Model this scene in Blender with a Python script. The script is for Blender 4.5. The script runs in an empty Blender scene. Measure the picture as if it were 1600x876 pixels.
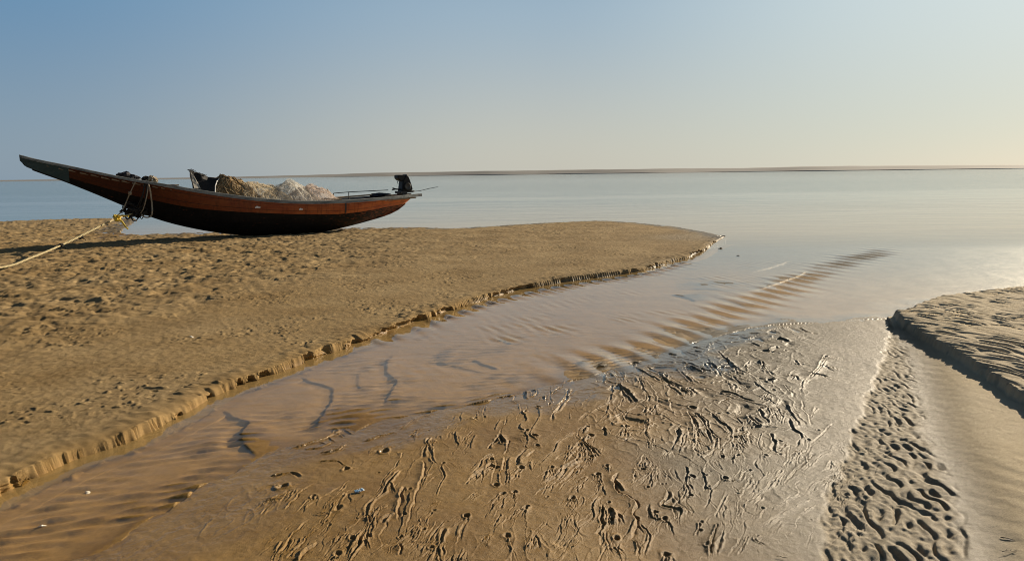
import bpy, math, random
import numpy as np
from mathutils import Vector, Matrix

R = math.radians
sc = bpy.context.scene

# ------------------------------------------------------------------ camera
CAM_H, PITCH, ROLL, LENS = 1.5, R(8.55), R(0.715), 25.0
FPX = 1600 * LENS / 36.0
fw = Vector((0, math.cos(PITCH), -math.sin(PITCH)))
up0 = Vector((0, math.sin(PITCH), math.cos(PITCH)))
rt0 = Vector((1, 0, 0))
rt = rt0 * math.cos(ROLL) - up0 * math.sin(ROLL)
up = rt0 * math.sin(ROLL) + up0 * math.cos(ROLL)
cam_d = bpy.data.cameras.new('camera')
cam_d.lens, cam_d.sensor_width = LENS, 36.0
cam_d.clip_start, cam_d.clip_end = 0.05, 20000
cam = bpy.data.objects.new('camera', cam_d)
sc.collection.objects.link(cam)
m = Matrix((rt, up, -fw)).transposed().to_4x4()
m.translation = (0, 0, CAM_H)
cam.matrix_world = m
sc.camera = cam

# ------------------------------------------------------------------ sky and sun
SUN_AZ, SUN_EL, HAZE_AZ = 47.0, 18.5, 64.0            # azimuth to the right of the view, elevation
w = bpy.data.worlds.new('World')
sc.world = w
w.use_nodes = True
nt = w.node_tree
nt.nodes.clear()
sky = nt.nodes.new('ShaderNodeTexSky')
sky.sky_type = 'NISHITA'
sky.sun_disc = False
sky.sun_elevation = R(SUN_EL)
sky.sun_rotation = R(SUN_AZ)
sky.altitude = 0
sky.air_density, sky.dust_density, sky.ozone_density = 1.0, 0.6, 1.5
bg = nt.nodes.new('ShaderNodeBackground')
bg.inputs['Strength'].default_value = 0.0665
wo = nt.nodes.new('ShaderNodeOutputWorld')
# the sea haze over the clear sky: pale towards the sun, blue-grey away from it, thinning upwards
def wn(kind, **kw):
    n = nt.nodes.new(kind)
    for k, v in kw.items(): setattr(n, k, v)
    return n
def wlink(a, b): nt.links.new(a, b)
def wramp(fac, stops):
    n = wn('ShaderNodeValToRGB'); cr = n.color_ramp; cr.interpolation = 'EASE'
    while len(cr.elements) > 1: cr.elements.remove(cr.elements[-1])
    for i, (p, c) in enumerate(stops):
        e = cr.elements[0] if i == 0 else cr.elements.new(p)
        e.position = p; e.color = (*c, 1)
    wlink(fac, n.inputs[0]); return n.outputs[0]
wtc = wn('ShaderNodeTexCoord')
wsep = wn('ShaderNodeSeparateXYZ'); wlink(wtc.outputs['Generated'], wsep.inputs[0])
flat = wn('ShaderNodeVectorMath', operation='MULTIPLY'); flat.inputs[1].default_value = (1, 1, 0); wlink(wtc.outputs['Generated'], flat.inputs[0])
nrm = wn('ShaderNodeVectorMath', operation='NORMALIZE'); wlink(flat.outputs[0], nrm.inputs[0])
dt = wn('ShaderNodeVectorMath', operation='DOT_PRODUCT'); wlink(nrm.outputs[0], dt.inputs[0])
dt.inputs[1].default_value = (math.sin(R(HAZE_AZ)), math.cos(R(HAZE_AZ)), 0)
fa = wn('ShaderNodeMapRange'); wlink(dt.outputs['Value'], fa.inputs['Value']); fa.inputs['From Min'].default_value = -1
HZ = 8.6   # the haze is set in the same unit as the sky texture (strength 0.1)
low = wramp(fa.outputs[0], [(0, (.20, .26, .34)), (.40, (.225, .305, .385)), (.735, (.50, .50, .45)), (.95, (.545, .575, .515)), (1, (.57, .585, .51))])
mid = wramp(fa.outputs[0], [(0, (.10, .20, .34)), (.40, (.125, .262, .425)), (.735, (.31, .425, .525)), (.95, (.58, .675, .685)), (1, (.62, .70, .69))])
hig = wramp(fa.outputs[0], [(0, (.026, .050, .088)), (.4, (.030, .060, .105)), (1, (.09, .12, .155))])
el = wn('ShaderNodeMapRange', interpolation_type='SMOOTHSTEP'); wlink(wsep.outputs['Z'], el.inputs['Value']); el.inputs['From Min'].default_value = .01; el.inputs['From Max'].default_value = .25
el2 = wn('ShaderNodeMapRange', interpolation_type='SMOOTHSTEP'); wlink(wsep.outputs['Z'], el2.inputs['Value']); el2.inputs['From Min'].default_value = .20; el2.inputs['From Max'].default_value = .48
def wmix(f, a, b):
    n = wn('ShaderNodeMix', data_type='RGBA')
    for i, v in ((0, f), (6, a), (7, b)):
        if isinstance(v, (int, float)): n.inputs[i].default_value = v
        else: wlink(v, n.inputs[i])
    return n.outputs[2]
veil = wmix(el2.outputs[0], wmix(el.outputs[0], low, mid), hig)
vsc = wn('ShaderNodeVectorMath', operation='SCALE'); wlink(veil, vsc.inputs[0]); vsc.inputs['Scale'].default_value = HZ
wlink(wmix(0.93, sky.outputs[0], vsc.outputs[0]), bg.inputs['Color'])
wlink(bg.outputs[0], wo.inputs['Surface'])

sun_d = bpy.data.lights.new('sun', 'SUN')
sun_d.energy, sun_d.angle, sun_d.color = 5.0, R(0.6), (1.0, 0.85, 0.64)
sun = bpy.data.objects.new('sun', sun_d)
sc.collection.objects.link(sun)
sdir = Vector((math.sin(R(SUN_AZ)) * math.cos(R(SUN_EL)), math.cos(R(SUN_AZ)) * math.cos(R(SUN_EL)), math.sin(R(SUN_EL))))
sun.rotation_euler = (-sdir).to_track_quat('-Z', 'Y').to_euler()

vs = sc.view_settings
vs.view_transform, vs.look, vs.exposure, vs.gamma, vs.use_curve_mapping = 'Standard', 'None', 0.85, 1.0, False
sc.cycles.max_bounces = 8
sc.cycles.filter_width = 1.0
sc.cycles.transparent_max_bounces = 8

# ------------------------------------------------------------------ helpers
def ground(px, py, z=0.0):
    """Place on the ground seen at a picture point of the survey photo."""
    d = fw + rt * ((px - 800) / FPX) + up * ((438 - py) / FPX)
    t = (z - CAM_H) / d.z
    return (d.x * t, d.y * t)

def gl(pts, z=0.0):
    return np.array([ground(a, b, z) for a, b in pts])

def at_depth(px, py, Y):
    d = fw + rt * ((px - 800) / FPX) + up * ((438 - py) / FPX)
    return Vector((0, 0, CAM_H)) + d * (Y / d.y)

def tag(o, label=None, cat=None, group=None, kind=None):
    for k, v in (('label', label), ('category', cat), ('group', group), ('kind', kind)):
        if v: o[k] = v
    return o

def link(name, me, mat=None, parent=None):
    o = bpy.data.objects.new(name, me)
    sc.collection.objects.link(o)
    if mat is not None: me.materials.append(mat)
    if parent is not None: o.parent = parent
    return o

def grid_mesh(name, X, Y, Z, attrs=None, keep=None, smooth=True):
    nr, nc = X.shape
    me = bpy.data.meshes.new(name)
    co = np.empty((nr * nc, 3), np.float32)
    co[:, 0], co[:, 1], co[:, 2] = X.ravel(), Y.ravel(), Z.ravel()
    idx = np.arange(nr * nc, dtype=np.int32).reshape(nr, nc)
    q = np.stack([idx[:-1, :-1], idx[:-1, 1:], idx[1:, 1:], idx[1:, :-1]], -1)
    q = q[keep] if keep is not None else q.reshape(-1, 4)
    q = q.reshape(-1, 4)
    n = len(q)
    me.vertices.add(nr * nc); me.vertices.foreach_set('co', co.ravel())
    me.loops.add(n * 4); me.loops.foreach_set('vertex_index', np.ascontiguousarray(q).ravel())
    me.polygons.add(n); me.polygons.foreach_set('loop_start', np.arange(0, n * 4, 4, dtype=np.int32))
    me.update(calc_edges=True)
    if smooth: me.polygons.foreach_set('use_smooth', np.ones(n, bool))
    for k, v in (attrs or {}).items():
        a = me.attributes.new(k, 'FLOAT', 'POINT')
        a.data.foreach_set('value', v.astype(np.float32).ravel())
    return me

# ---- noise
rng = np.random.default_rng(7)
_P = np.concatenate([rng.permutation(2048)] * 2).astype(np.int32)
_A = rng.uniform(0, 2 * np.pi, 2048)
_GX, _GY = np.cos(_A).astype(np.float32), np.sin(_A).astype(np.float32)
def gn(x, y, seed=0):
    x = np.asarray(x, np.float64) + seed * 37.31; y = np.asarray(y, np.float64) - seed * 19.77
    ix, iy = np.floor(x), np.floor(y)
    fx, fy = (x - ix).astype(np.float32), (y - iy).astype(np.float32)
    ix = ix.astype(np.int64) & 2047; iy = iy.astype(np.int64) & 2047
    u = fx * fx * fx * (fx * (fx * 6 - 15) + 10); v = fy * fy * fy * (fy * (fy * 6 - 15) + 10)
    def c(dx, dy):
        h = _P[_P[(ix + dx) & 2047] + ((iy + dy) & 2047)]
        return _GX[h] * (fx - dx) + _GY[h] * (fy - dy)
    a = c(0, 0); b = c(1, 0); a = a + u * (b - a)
    p = c(0, 1); q = c(1, 1); p = p + u * (q - p)
    return (a + v * (p - a)) * 1.5
def fbm(x, y, f, oct=3, seed=0, gain=.5):
    s, a = 0, 1.0
    for i in range(oct):
        s = s + a * gn(x * f, y * f, seed + i * 5); f *= 2.03; a *= gain
    return s
def rot(x, y, ang):
    c, s = math.cos(ang), math.sin(ang)
    return x * c + y * s, -x * s + y * c
def band(x, y, lam, ang, dl=.25, da=.35, n=22, seed=1):
    """narrow-band wave field: ripples of wavelength lam running along ang, with forks and gaps"""
    r = np.random.default_rng(seed); s = 0
    for i in range(n):
        k = 2 * np.pi / (lam * math.exp(r.normal(0, dl))); a = ang + r.normal(0, da)
        s = s + np.cos(k * (x * math.cos(a) + y * math.sin(a)) + r.uniform(0, 6.283))
    return s / math.sqrt(n / 2)
def sst(a, b, x):
    t = np.clip((x - a) / (b - a), 0, 1); return t * t * (3 - 2 * t)
def spline(p, k=4):
    p = np.asarray(p, float)
    if len(p) < 3: return p
    q = np.vstack([2 * p[0] - p[1], p, 2 * p[-1] - p[-2]]); out = []
    for i in range(1, len(q) - 2):
        for t in np.arange(k) / k:
            a, b, c, d = q[i - 1], q[i], q[i + 1], q[i + 2]
            out.append(.5 * (2 * b + (c - a) * t + (2 * a - 5 * b + 4 * c - d) * t * t + (3 * b - a - 3 * c + d) * t ** 3))
    out.append(p[-1]); return np.array(out)
def sdf(x, y, poly):
    """signed distance to a polyline (+ on its left) and the 0..1 place along it"""
    best = np.full(x.shape, 1e9); sg = np.zeros(x.shape); tt = np.zeros(x.shape)
    seg = np.linalg.norm(np.diff(poly, axis=0), axis=1); cum = np.concatenate([[0], np.cumsum(seg)])
    for i in range(len(poly) - 1):
        ax, ay = poly[i]; bx, by = poly[i + 1] - poly[i]; L2 = bx * bx + by * by + 1e-12
        t = np.clip(((x - ax) * bx + (y - ay) * by) / L2, 0, 1)
        ex, ey = x - ax - t * bx, y - ay - t * by
        d2 = ex * ex + ey * ey; mk = d2 < best
        best = np.where(mk, d2, best); sg = np.where(mk, bx * (y - ay) - by * (x - ax), sg)
        tt = np.where(mk, (cum[i] + t * seg[i]) / cum[-1], tt)
    return np.sqrt(best) * np.where(sg >= 0, 1, -1), tt
def inside(x, y, poly):
    r = np.zeros(x.shape, bool); n = len(poly)
    for i in range(n):
        x0, y0 = poly[i]; x1, y1 = poly[(i + 1) % n]
        if y0 == y1: continue
        c = ((y0 > y) != (y1 > y)) & (x < (x1 - x0) * (y - y0) / (y1 - y0) + x0)
        r ^= c
    return r

# ---- materials
def new_mat(name):
    mt = bpy.data.materials.new(name); mt.use_nodes = True
    t = mt.node_tree; t.nodes.clear()
    out = t.nodes.new('ShaderNodeOutputMaterial')
    return mt, t, out
def node(t, kind, ins=None, **kw):
    n = t.nodes.new(kind)
    for k, v in kw.items(): setattr(n, k, v)
    for k, v in (ins or {}).items():
        if isinstance(v, bpy.types.NodeSocket): t.links.new(v, n.inputs[k])
        else: n.inputs[k].default_value = v
    return n
def mth(t, op, a, b=None, c=None, clamp=False):
    n = t.nodes.new('ShaderNodeMath'); n.operation = op; n.use_clamp = clamp
    for i, v in enumerate((a, b, c)):
        if v is None: continue
        if isinstance(v, bpy.types.NodeSocket): t.links.new(v, n.inputs[i])
        else: n.inputs[i].default_value = v
    return n.outputs[0]
def mixc(t, f, a, b, blend='MIX'):
    n = t.nodes.new('ShaderNodeMix'); n.data_type = 'RGBA'; n.blend_type = blend
    for i, v in ((0, f), (6, a), (7, b)):
        if isinstance(v, bpy.types.NodeSocket): t.links.new(v, n.inputs[i])
        else: n.inputs[i].default_value = v if i == 0 else (*v, 1)
    return n.outputs[2]
def noise_tex(t, vec, scale, detail=4, rough=.55, dist=0):
    n = node(t, 'ShaderNodeTexNoise', {'Scale': scale, 'Detail': detail, 'Roughness': rough, 'Distortion': dist})
    if vec is not None: t.links.new(vec, n.inputs['Vector'])
    return n.outputs[0]
def ramp(t, f, a, b):
    n = node(t, 'ShaderNodeMapRange', {'Value': f, 'From Min': a, 'From Max': b}); return n.outputs[0]

def worn(name, c1, c2, scale=6, rough=.7, bump=.3, stretch=(1, 1, 1), c3=None, spec=.4):
    """weathered solid: two tones broken up by noise, a third for scuffs, and a grain bump"""
    mt, t, out = new_mat(name)
    tc = node(t, 'ShaderNodeTexCoord').outputs['Object']
    mp = node(t, 'ShaderNodeMapping', {'Vector': tc, 'Scale': stretch}).outputs[0]
    n1 = noise_tex(t, mp, scale, 5, .65)
    col = mixc(t, ramp(t, n1, .36, .64), c1, c2)
    if c3:
        n2 = noise_tex(t, mp, scale * 2.7, 4, .7)
        col = mixc(t, ramp(t, n2, .6, .68), col, c3)
    n3 = noise_tex(t, mp, scale * 7, 4, .7)
    bm = node(t, 'ShaderNodeBump', {'Strength': bump, 'Distance': .01, 'Height': n3}).outputs[0]
    b = node(t, 'ShaderNodeBsdfPrincipled', {'Base Color': col, 'Roughness': rough, 'Specular IOR Level': spec, 'Normal': bm})
    t.links.new(b.outputs[0], out.inputs[0])
    return mt
# ------------------------------------------------------------------ terrain
dn = np.linspace(-41, 41, 1420)
ang = R(1) * np.concatenate([np.linspace(-180, -60, 40)[:-1], np.linspace(-60, -41, 70)[:-1], dn, np.linspace(41, 60, 70)[1:], np.linspace(60, 180, 40)[1:]])
def geo(a, b, n): return np.exp(np.linspace(math.log(a), math.log(b), n))
rad = np.concatenate([geo(.08, 2.1, 26)[:-1], geo(2.1, 7, 760)[:-1], geo(7, 26, 430)[:-1], geo(26, 70, 70)[:-1], geo(70, 7000, 30)])
RR, TH = np.meshgrid(rad, ang, indexing='ij')
X, Y = RR * np.sin(TH), RR * np.cos(TH)

S = spline(gl([(-330, 905), (-150, 842), (0, 774), (30, 757), (110, 720), (200, 690), (290, 645), (350, 612), (440, 580), (520, 550), (600, 525), (680, 494), (760, 467), (850, 446), (930, 434), (1000, 424), (1050, 409), (1085, 400), (1120, 377), (1132, 370)]), 3)
F = spline(gl([(1132, 370), (1100, 362), (1045, 353), (990, 348), (930, 345), (860, 348), (790, 352), (740, 355), (700, 357), (640, 355), (600, 356), (560, 356), (450, 361), (350, 363), (280, 364.5), (225, 366.5), (190, 365), (196, 356), (214, 347), (207, 341), (150, 341), (80, 343), (0, 346), (-150, 350), (-500, 362), (-1500, 390)]), 3)
Wl = spline(gl([(-420, 1040), (-200, 965), (150, 872), (260, 806), (330, 765), (420, 708), (500, 684), (600, 652), (700, 640), (850, 604), (930, 588), (1010, 562), (1100, 527), (1180, 511), (1260, 505), (1330, 500), (1392, 498), (1406, 494), (1450, 476), (1500, 468), (1600, 457), (1900, 430), (2900, 385)]), 3)
G = spline(gl([(1392, 492), (1402, 508), (1418, 521), (1450, 545), (1500, 578), (1560, 618), (1610, 655), (1750, 750), (1960, 900)]), 3)
DL = spline(gl([(1388, 515), (1380, 555), (1362, 600), (1345, 640), (1325, 690), (1308, 735), (1288, 790), (1279, 820), (1278, 876), (1260, 980)]), 3)
DR = spline(gl([(1397, 518), (1416, 555), (1430, 620), (1441, 680), (1466, 740), (1486, 800), (1502, 860), (1520, 980)]), 3)

near = RR < 60
def on(fn, *a):
    return fn(X, Y, *a)
dS, tS = on(sdf, S)
dF, tF = on(sdf, F)
dW, tW = on(sdf, Wl)
dG, tG = on(sdf, G)
dW = dW + sst(.3, 1.5, Y) * (1 - sst(12, 16, RR)) * (.09 * fbm(X, Y, 1.1, 2, 411) + .035 * fbm(X, Y, 4.5, 3, 412)) * (X < 2.6)
bank_poly = np.vstack([S, F[1:], [[-60, 18], [-60, -30], [-6, -30]]])
in_bank = inside(X, Y, bank_poly)
dFs = np.where(in_bank, np.abs(dF), -np.abs(dF))

# outside of the left bank: a shallow channel, then flats rising to the right, then the open sea bed
n_lo = fbm(X, Y, .9, 3, 3)
deep = .030 + .05 * np.maximum(0, Y - 13.5) * sst(12, 15, Y) + .05 * np.maximum(0, RR - 22)
deep = np.minimum(deep, 1.6)
z_ch = -np.minimum(.006 * sst(0, .1, dW) + .034 * np.maximum(np.abs(dW) - .08, 0), deep)
z_ch -= .020 * np.exp(-(dS / .16) ** 2) * (Y < 12)
z_fl = np.minimum(.004 * sst(0, .15, np.abs(dW)) + .011 * np.maximum(np.abs(dW) - .1, 0), .020) + .006 * n_lo * sst(0, .6, np.abs(dW))
flat_side = dW < 0
z = np.where(flat_side, z_fl, z_ch)
wet = np.where(flat_side, .92, 1.0)
tone = np.zeros_like(z)

sel = near & (RR > 1.6)
def add(mask, val):           # val is computed on the masked points only
    z[mask] += val

# --- channel bed: gentle current ripples and lobes
mch = sel & ~flat_side & ~in_bank & (RR < 16)
xc, yc = X[mch], Y[mch]
env = sst(-.15, .25, fbm(xc, yc, 1.3, 2, 11))
add(mch, .0045 * band(xc, yc, .085, R(115), .14, .28, 18, 4) * env * sst(.12, .35, -dS[mch]) * (1 - sst(5.5, 8, RR[mch])))
add(mch, .007 * fbm(xc, yc, 2.2, 4, 21))
# half-drained bar in the middle of the channel
bx, by = gl([(1120, 442)])[0]
ux, uy = rot(xc - bx, yc - by, R(62))
add(mch, .020 * np.exp(-(ux / 2.6) ** 2 - (uy / 1.25) ** 2) * (1 + .6 * fbm(xc, yc, 1.1, 3, 31)))

def cells(poly_w, pad):
    """slice of the polar grid that covers a feature"""
    r = np.hypot(poly_w[:, 0], poly_w[:, 1]); a = np.arctan2(poly_w[:, 0], poly_w[:, 1])
    r0, r1 = np.searchsorted(rad, [r.min() - pad, r.max() + pad])
    da = pad / max(r.min() - pad, .5)
    c0, c1 = np.searchsorted(ang, [a.min() - da, a.max() + da])
    return slice(max(r0 - 1, 0), r1 + 1), slice(max(c0 - 1, 0), c1 + 1)
Rill = np.zeros_like(z)
XR = X + .010 * gn(X * 9, Y * 9, 401) + .005 * gn(X * 27, Y * 27, 402) + .002 * gn(X * 70, Y * 70, 403)
YR = Y + .010 * gn(X * 9, Y * 9, 404) + .005 * gn(X * 27, Y * 27, 405) + .002 * gn(X * 70, Y * 70, 406)
WR = 1 + .8 * gn(X * 10, Y * 10, 407)
def rill(pw, width, depth, levee, side=1, ends=.12, kind=0):
    """a drained rill: a little wash step (its lip sharp, its back fading out) with a groove at its foot"""
    pw = np.asarray(pw, float)
    if np.hypot(pw[:, 0], pw[:, 1]).max() > 25: return
    s = cells(pw, width * 12)
    if s[0].stop <= s[0].start or s[1].stop <= s[1].start: return
    d, t = sdf(XR[s], YR[s], pw)
    wv = width * np.clip(WR[s], .35, 2)
    e = sst(0, ends, t) * sst(0, ends * 1.5, 1 - t) * (1.15 - .6 * t)
    q = d * side / wv
    if kind == 0:
        Rill[s] += e * (levee * sst(-.5, .6, q) * np.exp(-np.maximum(q - .6, 0) / 2.4) - depth * np.exp(-((q + .9) / .75) ** 2))
    else:
        Rill[s] += e * (-depth * np.exp(-(q / .8) ** 2) + levee * .7 * np.exp(-((q - 1.5) / .7) ** 2) + levee * .35 * np.exp(-((q + 1.6) / .8) ** 2))
def pit(x, y, r, depth, lip=.35):
    s = cells(np.array([[x, y]]), r * 4)
    d = np.hypot(XR[s] - x, (YR[s] - y) * .8); q = d / r * (1 + .4 * gn(X[s] * 20, Y[s] * 20, 9))
    Rill[s] += -depth * np.exp(-q ** 4) + lip * depth * np.exp(-((q - 1.5) / .5) ** 2)

# --- lobes that creep down the channel (under the thin water)
for pts, hgt in (([(330, 640), (345, 634), (362, 648), (385, 656), (374, 672), (372, 690), (386, 702), (400, 716)], .011),
                 ([(462, 578), (480, 590), (505, 597), (516, 604), (516, 622), (505, 640), (496, 655), (489, 674)], .010),
                 ([(614, 546), (602, 563), (604, 580), (616, 592), (611, 605), (603, 618), (598, 634)], .010),
                 ([(560, 575), (556, 590), (562, 606)], .006),
                 ([(735, 557), (755, 566), (780, 574)], .010), ([(778, 525), (800, 533)], .008), ([(660, 560), (700, 565), (760, 580)], .006),
                 ([(1045, 459), (1070, 464), (1090, 470)], .012), ([(1150, 455), (1190, 450), (1225, 438), (1252, 428), (1262, 420)], .010),
                 ([(1055, 451), (1110, 452), (1150, 455)], .008), ([(1170, 425), (1210, 415), (1235, 405)], .012)):
    pw = spline(gl(pts), 4)
    s = cells(pw, .8); d, t = sdf(X[s], Y[s], pw)
    d = d + .012 * gn(X[s] * 9, Y[s] * 9, 4)
    e = sst(0, .15, t) * sst(0, .15, 1 - t)
    Rill[s] += hgt * e * (sst(-.010, .022, d) * np.exp(-np.maximum(d, 0) / .22) - .5 * np.exp(-((d + .05) / .05) ** 2))

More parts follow.
